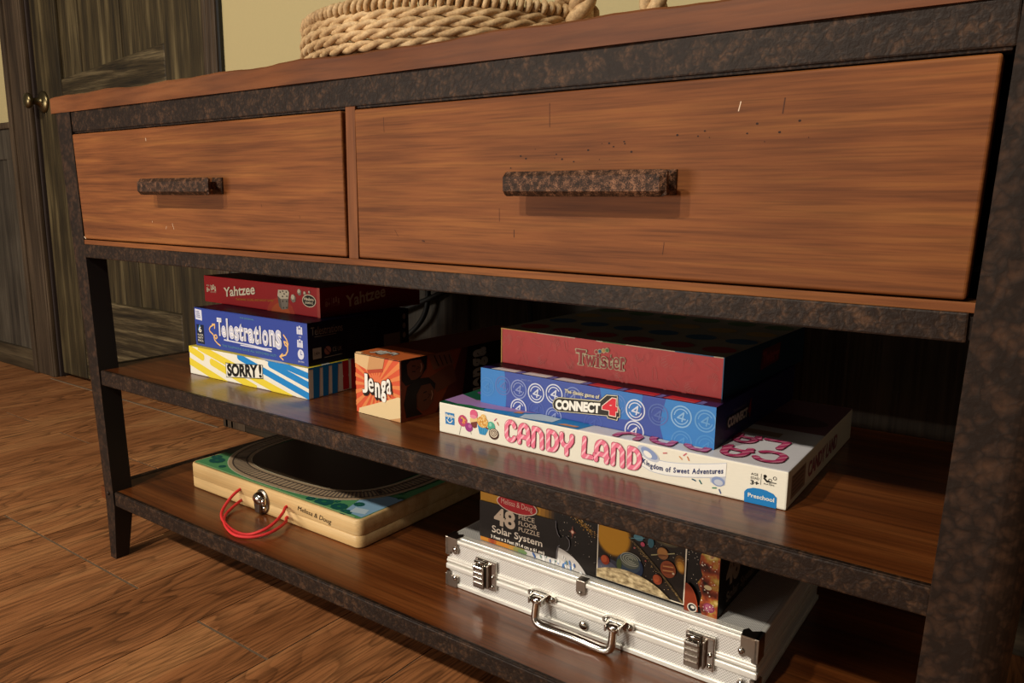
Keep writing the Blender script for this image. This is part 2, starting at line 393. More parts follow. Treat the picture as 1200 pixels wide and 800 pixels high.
def lid_body(mb, w, d, h, front, right, top, left=None, bev=0.0012):
    """card box body: coloured faces, slightly rounded edges"""
    t = bmesh.new(); bmesh.ops.create_cube(t, size=1)
    for v in t.verts: v.co = Vector(((v.co.x + .5) * w, (v.co.y + .5) * d, (v.co.z + .5) * h))
    bmesh.ops.bevel(t, geom=t.edges[:], offset=bev, segments=2, profile=0.6, affect='EDGES')
    bmesh.ops.recalc_face_normals(t, faces=t.faces[:])
    vm = {v: mb.bm.verts.new(v.co) for v in t.verts}
    for f in t.faces:
        n = f.normal
        m = top if n.z > .7 else right if n.x > .7 else (left or right) if n.x < -.7 else front
        if n.z < -.7: m = front
        g = mb.bm.faces.new([vm[v] for v in f.verts]); g.material_index = mb.mi(m)
    t.free()

# ------------------------------------------------------------------ the setting
def struct(o): o['kind'] = 'structure'; return o
XL, XR, YF = -3.2, 3.4, -3.4
mb = MB(); mb.box((XL, YF, -0.05), (XR, 0.66, -0.0012), MT['grout'])
i_p = mb.mi(MT['plank'])
cl = mb.bm.loops.layers.float_color.new('rnd')
PW, PL = 0.1533, 0.61
for k in range(-21, 23):
    x0, x1 = k * PW + 0.0011, (k + 1) * PW - 0.0011
    ys = [(-0.03 if k % 2 == 0 else 0.275) + PL * j for j in range(-6, 3)]
    if k == -1: ys.append(-0.03)
    ys = sorted([y for y in ys if YF < y < 0.64] + [YF, 0.66])
    for y0, y1 in zip(ys, ys[1:]):
        c = (random.random(), random.random(), random.random(), 1)
        vs = [mb.bm.verts.new(p) for p in ((x0, y0 + .0022, 0), (x1, y0 + .0022, 0), (x1, y1 - .0022, 0), (x0, y1 - .0022, 0))]
        lo = [mb.bm.verts.new((v.co.x, v.co.y, -0.004)) for v in vs]
        fs = [mb.bm.faces.new(vs)] + [mb.bm.faces.new([vs[j], lo[j], lo[(j + 1) % 4], vs[(j + 1) % 4]]) for j in range(4)]
        for f in fs:
            f.material_index = i_p
            for l in f.loops: l[cl] = c
struct(mb.build('floor'))

DX0, DX1 = -1.398, -0.487
mb = MB(); p = MT['paint']
mb.box((XL, 0.566, 0), (DX0 - .02, 0.66, 2.6), p); mb.box((DX1 + .02, 0.566, 0), (XR, 0.66, 2.6), p); mb.box((DX0 - .02, 0.566, 2.06), (DX1 + .02, 0.66, 2.6), p)
struct(mb.build('wall_back'))
def trim(name, boxes, m, bev=0.004):
    mb = MB()
    for a, b in boxes: mb.box(a, b, m, bev)
    return struct(mb.build(name))
# door casing, left and right, with beads
trim('trim_1', [((-1.541, 0.552, 0.0), (-1.402, 0.567, 2.16)), ((-1.432, 0.548, 0.0), (-1.408, 0.56, 2.16)), ((-1.541, 0.545, 0), (-1.515, .56, 2.16))], MT['casing'])
trim('trim_2', [((-0.483, 0.552, 0.0), (-0.428, 0.567, 2.16)), ((-0.478, 0.5503, 0.0), (-0.462, 0.56, 2.16)), ((-0.455, 0.5503, 0), (-0.440, .56, 2.16)), ((-0.487, 0.5503, 0), (-0.395, .566, 0.12))], MT['casing'])
trim('trim_3', [((-1.541, 0.551, 2.07), (-0.42, 0.567, 2.2))], MT['base'])
mb = MB(); mb.box((-0.4275, 0.556, 0.12), (-0.4185, 0.566, 2.16), MT['black'], 0.001); struct(mb.build('casing_shade_strip'))  # black strip standing in for the shadow along the casing's right edge
trim('baseboard_left', [((XL, 0.5505, 0), (-1.541, 0.566, 0.075))], MT['base'])
trim('baseboard_right', [((-0.395, 0.5505, 0), (XR, 0.566, 0.09))], MT['base'])
# wainscot, both sides of the door: boards between rails, and its cap
for nm, a, b in (('trim_5', XL, -1.541), ('trim_6', -0.418, XR)):
    mb = MB(); x = a; z0 = .075 if a < -2 else .09
    mb.box((a, 0.560, z0), (b, 0.567, 0.80), MT['wainscot'])
    mb.box((a, 0.553, 0.70), (b, 0.567, 0.795), MT['wainscot'], 0.003)
    st = b - .06 if a < -2 else a
    while a - .01 <= st < b:
        mb.box((max(a, st), 0.554, z0), (min(b, st + .06), 0.566, 0.71), MT['wainscot'], 0.003); st += (-.34 if a < -2 else .34)
    mb.box((a, 0.545, 0.795), (b, 0.567, 0.815), MT['casing'], 0.004)
    struct(mb.build(nm))
trim('trim_7', [((DX0, 0.533, -.001), (DX1, 0.5385, 0.0015))], MT['grout'], 0.0005)      # threshold
trim('trim_8', [((DX0 - .02, .566, 0.0), (DX0, .65, 2.06)), ((DX1, .566, 0.0), (DX1 + .02, .65, 2.06)), ((DX0, .618, 0.006), (DX1, .65, 2.06))], MT['hidden'])
# the door
mb = MB(); YD = 0.574
V, H = MT['door_v'], MT['door_h']
mb.box((-1.392, YD, .014), (-1.236, YD + .035, 2.045), V, .004)
mb.box((-0.682, YD, .014), (-0.492, YD + .035, 2.045), V, .004)
door = struct(mb.build('door_1'))
mb = MB()
for a, b, sl in (((-1.236, YD + .001, .014), (-.682, YD + .034, .272), 0), ((-1.236, YD + .001, .73), (-.682, YD + .034, .925), .045), ((-1.236, YD + .001, 1.85), (-.682, YD + .034, 2.045), 0)): mb.box(a, b, H, .006, 2, (lambda v, sl=sl: (v.x, v.y, v.z + (sl * (v.x + 1.236) / .554 if v.z > .9 else 0))))
struct(mb.build('rail', door))
for z0, z1 in ((.268, .735), (.915, 1.855)):
    mb = MB(); n = 5
    for k in range(n):
        a = -1.24 + k * .562 / n
        mb.box((a, YD + .010 + .003 * (k % 2), z0), (a + .562 / n + .001, YD + .028, z1), V, .003)
    struct(mb.build('panel', door))
mb = MB()
kx, kz = -1.353, .866
mb.lathe([(.033, 0), (.033, .004), (.029, .008), (.018, .012), (.012, .016), (.0095, .030), (.012, .036), (.021, .040), (.0235, .045), (.021, .051), (.011, .055), (.001, .056)], (kx, YD, kz), (0, -1, 0), MT['brass'], 28)
ko = struct(mb.build('door_knob', door)); ko['label'] = 'antique brass round door knob'

# ------------------------------------------------------------------ the console table
con = thing('console_table', (0, 0, 0), 0, 'long wooden console table with two drawers, two shelves and dark hammered metal frame', 'console table')
DP = 0.40
def part(mb, name, label=None, parent=con):
    o = mb.build(name, parent)
    if label: o['label'] = label
    return o
mb = MB()
# wavy worn upper edge along the front: a strip of sections
def slab_sections():
    secs = []; n = 110
    for k in range(n + 1):
        x = -0.0465 + k / n * 1.318
        w = .0012 * math.sin(x * 21) * math.sin(x * 5.3 + 1) + .0009 * math.sin(x * 47 + 2) - .0006 * abs(math.sin(x * 83))
        zt = 0.7267 + w; yy = 0.0008 * math.sin(x * 33)
        secs.append([(x, yy, 0.7026), (x, yy, zt - .002), (x, yy + .002, zt), (x, .03, 0.7275), (x, DP + .0, 0.7275), (x, DP, 0.7026)])
    return secs
mb.loft(slab_sections(), MT['slab'])
part(mb, 'tabletop')
mb = MB(); mb.box((0.000, 0.002, 0.6736), (1.191, 0.026, 0.7026), MT['metal'], .0016); mb.box((0.004, .004, .6715), (1.189, .022, .675), MT['metal'], .0008)
part(mb, 'apron', 'dark hammered metal apron rail')
mb = MB(); mb.box((0.02, DP - .02, 0.49), (1.20, DP - .004, 0.7026), MT['hidden']); part(mb, 'back_panel')
for x0 in (-0.04, 1.205):
    mb = MB(); mb.box((x0, .02, .49), (x0 + .022, DP - .02, .7026), MT['metal'], .002); part(mb, 'side_panel', 'dark hammered metal side panel')
mb = MB(); mb.box((-.02, .004, .4895), (1.205, DP - .02, .5085), MT['hidden']); mb.box((-.02, .03, .69), (1.205, DP - .02, .7024), MT['hidden']); part(mb, 'drawer_case', 'dark unfinished drawer case')
mb = MB(); mb.box((0.018, .0005, .5080), (1.187, .03, .5150), MT['drawer'], .0008); part(mb, 'lower_strip', 'thin brown wood strip under the drawers')
mb = MB(); mb.box((0.019, -.001, .4882), (1.1825, .024, .5083), MT['metal'], .0015); part(mb, 'drawer_rail', 'dark hammered metal rail')
mb = MB(); mb.box((0.5975, .0012, .5150), (0.6120, .03, .6735), MT['divider'], .0008); part(mb, 'drawer_divider')

def drawer(quad, marks):
    """quad: (x at top-left, x at bottom-left, x at top-right, x at bottom-right)"""
    z0, z1 = .5164, .6700; tl, bl, tr, br = quad
    mb = MB(); cx = lambda x, z, a, b: a + (b - a) * (z1 - z) / (z1 - z0)
    def tp(v):
        t = (v.z - z0) / (z1 - z0); l = bl + (tl - bl) * t; r = br + (tr - br) * t
        return (l + (r - l) * v.x, v.y, v.z)
    mb.box((0, -.0005, z0), (1, .02, z1), MT['drawer'], 0, taper=tp)
    bmesh.ops.bevel(mb.bm, geom=mb.bm.edges[:], offset=.0022, segments=3, profile=.5, affect='EDGES')
    for f in mb.bm.faces: f.material_index = 0
    # drawer box behind the front
    mb.box((max(tl, bl) + .012, .019, z0 + .004), (min(tr, br) - .016, DP - .03, z0 + .012), MT['hidden'])
    for xx in (max(tl, bl) + .012, min(tr, br) - .026): mb.box((xx, .019, z0 + .004), (xx + .010, DP - .03, z1 - .03), MT['hidden'])
    a = Art((0, -.0005, 0), (1, 0, 0), (0, 0, 1), (0, -1, 0), 1300, 700)
    for u0, v0, u1, v1, th, m in marks: a.line([(u0, v0), (u1, v1)], th, m, 1, rnd=th > .9)
    a.emit(mb)
    return part(mb, 'drawer')
dk, lt, gy = card('#2e170c', .6), card('#e9cdb0', .6), card('#4f2a16', .6)
rnd = random.Random(3)
marks2 = [(655, 667 - 7, 655.6, 645, .55, gy), (854, 661, 854.5, 641, .6, gy), (1054, 652, 1053, 641, .9, gy), (1022, 651.5, 1020.5, 644.5, .75, lt), (801, 571, 801.3, 559, .5, gy),
          (818, 552, 818, 545, .8, gy), (966, 546, 965, 536, .5, gy), (668, 548, 673, 541, .5, gy), (706, 538, 708.5, 537.5, 1.6, gy)]
for k in range(26):
    u = rnd.uniform(795, 1075); v = 612 + (u - 800) * .06 + rnd.uniform(-6, 9)
    marks2.append((u, v, u + .5, v, rnd.choice([.9, 1.1, 1.5]), dk))
marks1 = [(248, 541, 246, 537, .5, lt), (262, 545, 265, 537, .5, lt), (214, 547, 213.7, 545, .8, lt), (23, 519.5, 26, 517, 1.6, lt), (212, 657, 212.6, 653, .8, lt), (452, 572, 453, 568, .5, gy), (520, 560, 521, 556, .5, gy)]
d1 = drawer((.0115, .0225, .5925, .5955), marks1)
d2 = drawer((.6125, .6145, 1.1845, 1.1795), marks2)
def pull(d, x0, x1, z0=.5818, z1=.6028):
    mb = MB()
    # bar with wide chamfers
    h = (z1 - z0) / 2; zc = (z0 + z1) / 2; c = .0042
    sec = lambda x, k, y=-.0250: [(x, -.0190, zc - h * k), (x, -.0215, zc - h * k), (x, y, zc - h * k + c * k), (x, y, zc + h * k - c * k), (x, -.0215, zc + h * k), (x, -.0190, zc + h * k)]
    mb.loft([sec(x0, .90), sec(x0 + .002, 1), sec(x1 - .005, 1), sec(x1, .84, -.0222)], MT['pull'])
    for x in (x0 + .011, x1 - .011):
        a = .0100; zc2 = zc + .001
        q = lambda r, y: [(x - r, y, zc2 - r), (x + r, y, zc2 - r), (x + r, y, zc2 + r), (x - r, y, zc2 + r)]
        mb.loft([q(a, -.0003), q(a, -.0022), q(a * .5, -.0062), q(.0046, -.0064), q(.0046, -.0195)], MT['pull'])
    o = mb.build('drawer_pull', d); o['label'] = 'copper-speckled dark metal bar pull'
pull(d1, .2262, .3805)
pull(d2, .8224, .9755)

def leg_sec(xin, z, w, dpt, side, back=False):
    """rounded outer corner; xin is the inner edge, side -1 for the left leg"""
    r = .024 * min(1, w / .05); pts = [(0, 0), (0, dpt), (w, dpt)]
    for k in range(13):
        a = PI / 2 * k / 12; pts.append((w - r + r * math.cos(a), min(r, dpt * .8) * (1 - math.sin(a))))
    return [(xin + side * px, (DP - py if back else py), z) for px, py in pts]
def leg(side, back):
    mb = MB(); f = lambda z: (.0104 + (.6736 - z) * .0533) if side < 0 else (1.1906 - (.6736 - z) * .0334)
    e = .0334 if side < 0 else 1.1790
    secs = [leg_sec(e, 0.0, .027, .021, side, back), leg_sec(f(.09), .09, .040 if side < 0 else .050, .0305, side, back)]
    for z in (.12, .25, .4, .55, .685, .7022): secs.append(leg_sec(f(z), z, (.036 + .036 * z) if side < 0 else (.050 + .012 * z), .031 if z < .69 else .029, side, back))
    mb.loft(secs, MT['leg'])
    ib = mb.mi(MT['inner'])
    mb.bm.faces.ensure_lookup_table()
    for q in range(len(secs) - 1): mb.bm.faces[q * len(secs[0])].material_index = ib      # inward faces of the leg set to black
    o = part(mb, 'leg', 'dark hammered metal leg')
    return o
legs = [leg(s, b) for b in (False, True) for s in (-1, 1)]
mb = MB(); mb.lathe([(.0035, -.0002), (.0035, .0015), (.0022, .0026), (.0005, .003)], (.0265, .0002, .112), (0, -1, 0), MT['metal'], 12); o = mb.build('bolt', legs[0])
def shelf(z1, z0, xl, xr):
    mb = MB(); mb.box((xl, .0045, z0 + .003), (xr, DP - .004, z1), MT['shelf'], .0006)
    s_ = part(mb, 'shelf', 'glossy dark brown wood shelf')
    xa = .0104 + (.6736 - z1) * .0533; xb = 1.1906 - (.6736 - z1) * .0334
    mb = MB(); mb.box((xa + .001, .0018, z0), (xb + .0005, .020, z1 - .0004), MT['metal'], .0016, taper=lambda v: (v.x, v.y, v.z))
    mb.box((xa + .001, .0030, z1 - .003), (xb, .0075, z1 + .0004), MT['metal'], .0005)
    mb.box((xa, DP - .02, z0), (xb, DP - .002, z1 - .0006), MT['metal'], .0016)
    for x0, x1 in ((xl - .004, xl + .012), (xr - .012, xr + .004)): mb.box((x0, .031, z0), (x1, DP - .031, z1 + .0002), MT['metal'], .0008)
    part(mb, 'shelf_rail', 'dark hammered metal shelf edging')
shelf(.3127, .2899, -.009, 1.214)
shelf(.1153, .0926, -.006, 1.206)

# ------------------------------------------------------------------ game boxes
R_ = math.radians
Z4, Z6 = .3131, .1157
GR = 'game boxes on the middle shelf'
def game(name, x, y, z, deg, label, cat='game box', group=GR): return thing(name, (x, y, z), R_(deg), label, cat, group)
WHITE, INK = card('#f3eee0'), card('#15120f')

# --- white box with yellow and blue stripes, bottom of the left stack
w, d, h = .2714, .240, .0430
g = game('board_game_box', .1554, .0768, Z4, .75, 'white board game box with yellow and blue stripes, bottom of the left stack')
F, R, T = faces_of(w, d, h); f = F(); r = R(); t = T()
YE, BL, RD = card('#efd63f'), card('#1d88d2'), card('#c92a33')
def band(a, pts, th, m, ends, lay):
    a.line(pts, th, m, lay, False)
    for e in ends: a.ell(*e, th / 2, th / 2, m, lay)
band(f, [(-6, 41.2), (33, 29.2)], 11.2, YE, [(33, 29.2)], 1); band(f, [(57, 24.4), (160, -2)], 11.2, YE, [(57, 24.4)], 1)
band(f, [(-6, 20.8), (95, -6)], 11.2, YE, [], 1); band(f, [(24, 44.6), (236, -4)], 10.6, YE, [], 1)
f.poly([(112, 43), (300, 43), (300, 0), (246, 0), (150, 25)], WHITE, 2)
band(f, [(124, 40.6), (300, -2.6)], 9.6, BL, [(124, 40.6)], 3); band(f, [(193, 38.6), (300, 13)], 9.6, BL, [(193, 38.6)], 3)
band(f, [(170, 49), (300, 28)], 8.6, BL, [], 3)
for k, (a, b) in enumerate(((8, 20), (25, 36), (41.5, 53))):
    r.poly([(a - .6, 0), (b - 2.4, 0), (b, 43), (a + .2, 43)], BL, 1)
r.rect(0, 40.5, 60, 43, BL, 1)
for a, v0, v1 in ((61, 25, 43), (61, 2, 18)): r.rect(a, v0, a + 11, v1, RD, 1); r.ell(a + 5.5, v0 if v0 > 20 else v1, 5.5, 5.5, RD, 1)
r.rect(77, 0, 240, 43, RD, 1)
for k in range(4): r.rect(96 + k * 36, 0, 102 + k * 36, 43, WHITE, 2)
t.rect(0, 0, 272, 240, YE, 1); 
for k in range(5): t.line([(-10, 60 + k * 50), (280, -20 + k * 50)], 14, WHITE, 2, False)
mb = MB(); lid_body(mb, w, d, h, WHITE, WHITE, WHITE)
for a in (f, r, t): a.emit(mb)
mb.build('lid', g)
a = F(); a.poly([(91, 6), (176, 15.4), (177, 35.6), (169, 35.4), (161, 34.2), (104, 28.6), (91, 28.4)], INK, 1); a.poly([(92, 7), (175, 16.4), (176, 34.8), (168, 34.4), (160, 33.2), (104, 27.6), (92, 27.4)], WHITE, 2)
a.text('SORRY', 94.5, 165.4, (9.4, 17.0), (25.9, 33.2), INK, 3, .05); a.text('!', 168.0, 174.0, 17.4, 34.2, INK, 3, .03)
print_part('title_lettering', g, [a], 'black title lettering on a white plate')

# --- blue party game box, middle of the left stack
w, d, h = .2603, .1968, .0594
g = game('board_game_box', .1611, .0856, Z4 + .0432, -.04, 'blue board game box with white hand-drawn lettering, in the middle of the left stack')
F, R, T = faces_of(w, d, h); f = F(); r = R(); t = T()
PB, CR, TL, DK, LV = card('#33489f'), card('#f0c07c'), card('#5f9aa6'), card('#1b2238'), card('#d9dbee')
f.poly([(3, 41), (20, 40), (19.5, 56), (2.5, 57)], LV, 1); 
for k in range(4): f.rect(5, 44 + k * 2.8, 16 - k, 45.6 + k * 2.8, card('#8d93b4'), 2)
f.rect(4.4, 4, 23, 33.5, DK, 1); f.text('6', 10, 17, 22, 30, WHITE, 2, .02)
f.line([(9, 25), (13, 32)], 2.2, card('#5aa0d8'), 2)
for k, q in enumerate(('PLAYER', 'PARTY', 'PACK')): f.text(q, 7, 20.5, 16 - k * 4.4, 19 - k * 4.4, WHITE, 2)
ar = lambda pts, tip, th=2.1: (f.line(pts, th, CR, 2), f.line([tip[0], pts[-1], tip[1]], th, CR, 2))
ar([(63, 6.7), (57, 9), (50, 13.5), (48, 17.5), (51, 21.5), (55, 21.5), (56.5, 18), (53, 15.8), (50, 18), (46, 22), (39, 25.5), (37.5, 29), (41, 33), (52, 37.6)], ((45.5, 37), (51, 31.5)))
ar([(211, 38.5), (217, 33), (220, 27), (218.5, 23), (213.5, 25), (211.5, 29.5), (216, 29), (219, 25), (218.5, 17), (214, 11), (201.5, 7.4)], ((207, 11.5), (208, 3.6)))
f.line([(74, 16.6), (100, 16.2), (140, 15.6), (165, 14.4)], 2.0, LV, 2); f.line([(165, 14.4), (183, 12.0), (150, 13.3), (113, 13.2)], 1.7, LV, 2)
f.line([(165, 14.4), (184, 15.6)], 1.7, LV, 2)
f.text('THE TELEPHONE GAME ALL SKETCHED OUT!', 68, 194, (6.2, 5.6), (9.0, 8.8), TL, 2)
f.text('THE ORIGINAL', 114, 147, 52.5, 54.6, TL, 2)
for v in (48, 30):
    for k in (-4, 0, 4): f.ell(245 + k, v + 3.6 + (1.5 if k == 0 else 0), 1.7, 1.8, LV, 2); f.poly([(243.2 + k, v - 5), (246.8 + k, v - 5), (246.8 + k, v + 2), (243.2 + k, v + 2)], LV, 2)
    f.text('4-8' if v > 40 else '12+', 243, 248, v - 9.4, v - 7.2, LV, 2)
f.ell(246, 15.5, 6.4, 7, LV, 2); f.line([(246, 20), (246, 15.5), (249, 15.5)], .9, PB, 3); f.text('30 MIN', 240, 252, 4.4, 6.8, LV, 2)
NV, GY = card('#101526'), card('#8b8478')
r.text('Telestrations', 6, 62, 42, 53, GY, 2, .0); r.line([(12, 39.5), (50, 39.8)], .7, GY, 2)
r.rect(8, 9, 23, 24, card('#a0958a'), 1); r.text('14+', 11, 20, 14, 19, NV, 2)
r.ell(34, 18, 6, 6, card('#8f5a50'), 2); r.line([(30, 22), (38, 14)], 1.2, NV, 3); r.text('CE UK', 43, 60, 15, 21, GY, 2)
r.line([(28, 9), (60, 9.5)], 1, GY, 2)
for k in range(15): r.line([(70, 54 - k * 3), (70 + (58 if k % 4 else 34), 54 - k * 3)], .5, card('#3d3f4a'), 2, False)
r.rect(142, 6, 177, 25.5, card('#6f6a60'), 2)
for v in (48, 34, 19.5): r.ell(186, v, 3.6, 4.6, GY, 2)
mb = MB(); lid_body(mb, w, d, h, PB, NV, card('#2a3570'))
for a in (f, r): a.emit(mb)
mb.build('lid', g)
a = F()
let = [('T', 58.5, 70, 22, 48.5), ('e', 69, 80, 20.6, 38), ('l', 81.5, 85.5, 18, 49.5), ('e', 87, 99, 20.3, 40), ('s', 100, 111, 18.6, 40), ('t', 110.5, 121.5, 19.5, 45.5), ('r', 123, 133, 20.5, 40), ('a', 132.5, 146, 19.3, 40.2), ('t', 146, 157, 19, 45.5), ('i', 158.5, 162.5, 21, 46.5), ('o', 165, 178, 19, 41.5), ('n', 180, 193, 20, 43), ('s', 194, 207, 17.6, 44.5)]
for ch, u0, u1, v0, v1 in let:
    a.text(ch, u0, u1, v0 - .4, v1, card('#f4f2f6'), 2, .045, bbox=True)
    a.text(ch, u0 + .9, u1 - .9, v0 + .8, v1 - 1.0, card('#c9cce6'), 3, -.004, bbox=True)
print_part('title_lettering', g, [a], 'white hand-drawn title lettering')

# --- red dice game box, top of the left stack
w, d, h = .2840, .1993, .0420
g = game('board_game_box', .1161, .1340, Z4 + .0432 + .0596, -1.37, 'red dice game box with white lettering and dice, on top of the left stack')
F, R, T = faces_of(w, d, h); f = F(); r = R(); t = T()
RE, CRM, GO, DR = card('#a81c22'), card('#e6d9bc'), card('#d08a2c'), card('#7d1116')
f.ell(196, -8, 34, 30, card('#b33a24'), 1); f.ell(196, -10, 25, 24, card('#bd5526'), 2); f.rect(278, 0, 284, 42, card('#b4473c'), 1)
f.text('THE SHAKE, SCORE, AND SHOUT GAME!', 86, 180, (8.6, 14.4), (11.8, 17.6), GO, 3)
def age(a, u, v, m, k=1.0, age_t='8+'):
    a.text('AGE', u, u + 8 * k, v + 9.2 * k, v + 11.6 * k, m, 2); a.text(age_t, u, u + 9 * k, v, v + 7 * k, m, 2, .02)
    a.line([(u + 11.5 * k, v - 1), (u + 11.5 * k, v + 12 * k)], .6, m, 2)
    for q, vv in ((15, 7), (19.5, 8.6), (24, 6)): a.ell(u + q * k, v + (vv + 3) * k, 1.5 * k, 1.5 * k, m, 2, 12); a.poly([(u + (q - 2) * k, v + (vv - 3.5) * k), (u + (q + 2) * k, v + (vv - 3.5) * k), (u + (q + 1.2) * k, v + (vv + 1.6) * k), (u + (q - 1.2) * k, v + (vv + 1.6) * k)], m, 2)
    a.text('PLAYERS', u + 13.5 * k, u + 26 * k, v, v + 2 * k, m, 2)
age(f, 7, 16, CRM); age(r, 9, 15, card('#b98d80'))
r.text('Yahtzee', 46, 124, (10.5, 20), (27, 37.5), card('#c9b79c'), 3, .022); r.text('THE SHAKE, SCORE, AND SHOUT GAME!', 86, 176, (10, 16), (12, 18), card('#8a5a26'), 3)
t.text('Yahtzee', 40, 240, 60, 130, CRM, 2, .04)
# dice
DW, DG, DB = card('#d8cdb6'), card('#8b8074'), card('#241c18')
f.poly([(190, 24), (192, 33), (214, 34), (217, 31), (215, 21.5), (197, 20)], DW, 3); f.poly([(190, 24), (197, 20), (215, 21.5), (213, 7), (199, 4.6), (193, 9)], DG, 3); f.poly([(190, 24), (197, 20), (199, 4.6), (193, 9)], card('#6d6258'), 4)
for u, v in ((197, 30), (206, 28), (211, 31), (202, 24), (212, 25), (203, 31.6)): f.ell(u, v, 1.7, 1.0, DB, 5, 12)
for u, v in ((202, 17), (211, 17.4), (203, 7.6), (210.5, 8.4)): f.ell(u, v, 1.2, 1.4, DB, 5, 12)
for u, v, q in ((226, 23, 6.2), (240, 33, 4.8), (252, 32, 3.3), (262, 34.4, 2.4)): f.ell(u, v, q, q * 1.05, DG, 3, 6, .3); f.ell(u - q * .15, v + q * .3, q * .7, q * .65, DW, 4, 6, .3)
f.ell(261, 22.3, 15, 9, CRM, 3); f.ell(261, 22.3, 13.4, 7.8, INK, 4); f.text('Hasbro', 250.5, 271.5, 22.8, 27, CRM, 5, .03); f.text('GAMING', 252, 270, 18, 21, CRM, 5, .02)
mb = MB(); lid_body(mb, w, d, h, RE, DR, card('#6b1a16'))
for a in (f, r, t): a.emit(mb)
mb.build('lid', g)
a = F(); a.text('Yahtzee', 55, 136, (12, 22.4), (25.4, 37.2), card('#efe4cb'), 3, .022)
print_part('title_lettering', g, [a], 'cream title lettering')

# --- orange block tower box
w, d, h = .081, .286, .0765
g = game('block_game_box', .5197, .0784, Z4, -2.2, 'orange square-ended block game box standing alone between the two stacks')
F, R, T = faces_of(w, d, h); f = F(); r = R(); t = T()
OR, OL, TAN, TAN2 = card('#dd5a38'), card('#e8894f'), card('#e3bd8b'), card('#cf9a68')
for k in range(22):
    a0 = 2 * PI * k / 22; f.poly([(38, 40)] + [(38 + 90 * math.cos(a0 + q), 40 + 90 * math.sin(a0 + q)) for q in (0, .13)], OL, 1)
f.ell(38, 40, 13, 13, card('#e5764a'), 1)
f.poly([(0, 63.4), (22, 57.2), (27, 76.5), (0, 76.5)], TAN, 3); f.poly([(22, 57.2), (50, 62.6), (54, 76.4), (27, 76.5)], TAN2, 3); f.poly([(22, 57.2), (50, 62.6), (50, 58), (24, 53)], card('#b8472e'), 2)
f.poly([(5, 0), (6, 5.8), (77, 31), (81, 30), (81, 0)], card('#ecd0a0'), 3)
f.poly([(60, 0), (79.6, 5.5), (79.6, 0)], TAN2, 4)
for e in ((80.3, 38, .7, 38), ): f.rect(80.0, 0, 81, 76.5, card('#2a1a14'), 4)
f.line([(0, 76.0), (81, 75.6)], .9, card('#2a1a14'), 4, False)
FA, HA = card('#6b3a25'), card('#1e0f0b')
r.poly([(0, 0), (286, 0), (286, 77), (0, 77)], card('#8a3d20'), 1); r.poly([(60, 0), (286, 0), (286, 77), (110, 77), (92, 40)], card('#54211a'), 1)
r.poly([(1, 77), (46, 77), (44, 60), (30, 47), (8, 44), (1, 52)], HA, 2); r.poly([(10, 70), (16, 74), (34, 73), (40, 64), (36, 54), (26, 49), (17, 50), (11, 58)], FA, 3)
for v in (60, 67): r.line([(19, v), (24, v - .6)], 1.3, HA, 5)
r.line([(26, 62), (31, 63.5), (28, 65)], .8, card('#3a1a12'), 5); r.line([(33, 58), (35.5, 63), (34, 68)], 1.2, card('#c08a70'), 5)
r.poly([(8, 4), (4, 22), (10, 42), (26, 50), (48, 48), (60, 38), (58, 30), (50, 40), (34, 40), (26, 30), (26, 12), (36, 3)], HA, 4); r.poly([(27, 14), (26, 30), (34, 40), (50, 40), (57, 31), (56, 17), (46, 8), (35, 7)], FA, 3)
for v in (20, 30): r.line([(38, v), (43, v + .6)], 1.4, HA, 5)
r.line([(45, 22), (50, 25.5), (46, 27)], .8, card('#3a1a12'), 5); r.line([(51.5, 19), (54, 25), (52.5, 30)], 1.2, card('#c08a70'), 5)
r.poly([(50, 48), (92, 60), (100, 34), (62, 26)], FA, 2); r.poly([(48, 76), (86, 77), (96, 58), (56, 56)], card('#7a4a34'), 3)
for k in range(4): r.line([(58 + k * 9, 74 - k), (66 + k * 8, 60)], 1.6, HA, 4)
r.poly([(110, 0), (286, 0), (286, 77), (122, 77)], card('#1c0d0a'), 4)
jr = Art((0, 0, 0), (0, 0, 1), (0, -1, 0), (1, 0, 0), 77, 0); jr.O = Vector((w, .286, 0)); jr.h = 286
for i, ch in enumerate('Jenga'): jr.text(ch, 6 + i * 13.4, 18 + i * 13.4, 286 - 160 - (4 if ch == 'g' else 0), 286 - 132, card('#b9aa98'), 6, .05, bbox=True)
t.rect(0, 0, 81, 286, card('#cf6a37'), 1); t.rect(0, 60, 81, 286, card('#7d3419'), 2); t.line([(50, 36), (81, 37)], .9, INK, 3, False)
for i, ch in enumerate('Jenga'): t.text(ch, 14 + i * 7.6, 21.5 + i * 7.6, 10 + (i % 2) * 3, 28 + (i % 2) * 2, card('#d9d3c8'), 4, .06, outline=INK, bbox=True, ol=.06)
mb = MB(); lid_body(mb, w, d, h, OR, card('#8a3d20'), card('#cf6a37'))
for a in (f, r, t, jr): a.emit(mb)
mb.build('carton', g)
mb = MB(); mb.box((.002, -.0004, .0755), (.012, .004, .0776), TAN); mb.build('end_flap', g)
a = F()
L5 = [('J', 13.4, 23.4, 27.2, 52.4), ('e', 24.6, 34.2, 30.0, 47.6), ('n', 36.4, 45.6, 25.0, 43.8), ('g', 47.2, 56.4, 20.6, 48.0), ('a', 57.2, 65, 32.0, 51.2)]
for du, dv, m, ly, ex in ((1.6, -3.0, card('#241712'), 2, .075), (.8, -1.5, card('#241712'), 3, .075), (0, 0, card('#3a241a'), 4, .075), (0, 0, card('#fbf7ee'), 5, .0)):
    for ch, u0, u1, v0, v1 in L5:
        e = .8 if ex else 0; a.text(ch, u0 + du - e, u1 + du + e, v0 + dv - e, v1 + dv + e, m, ly, .06 if ex else (.012 if ch in 'ea' else .035), bbox=True)
print_part('title_lettering', g, [a], 'white title lettering with a black drop edge')

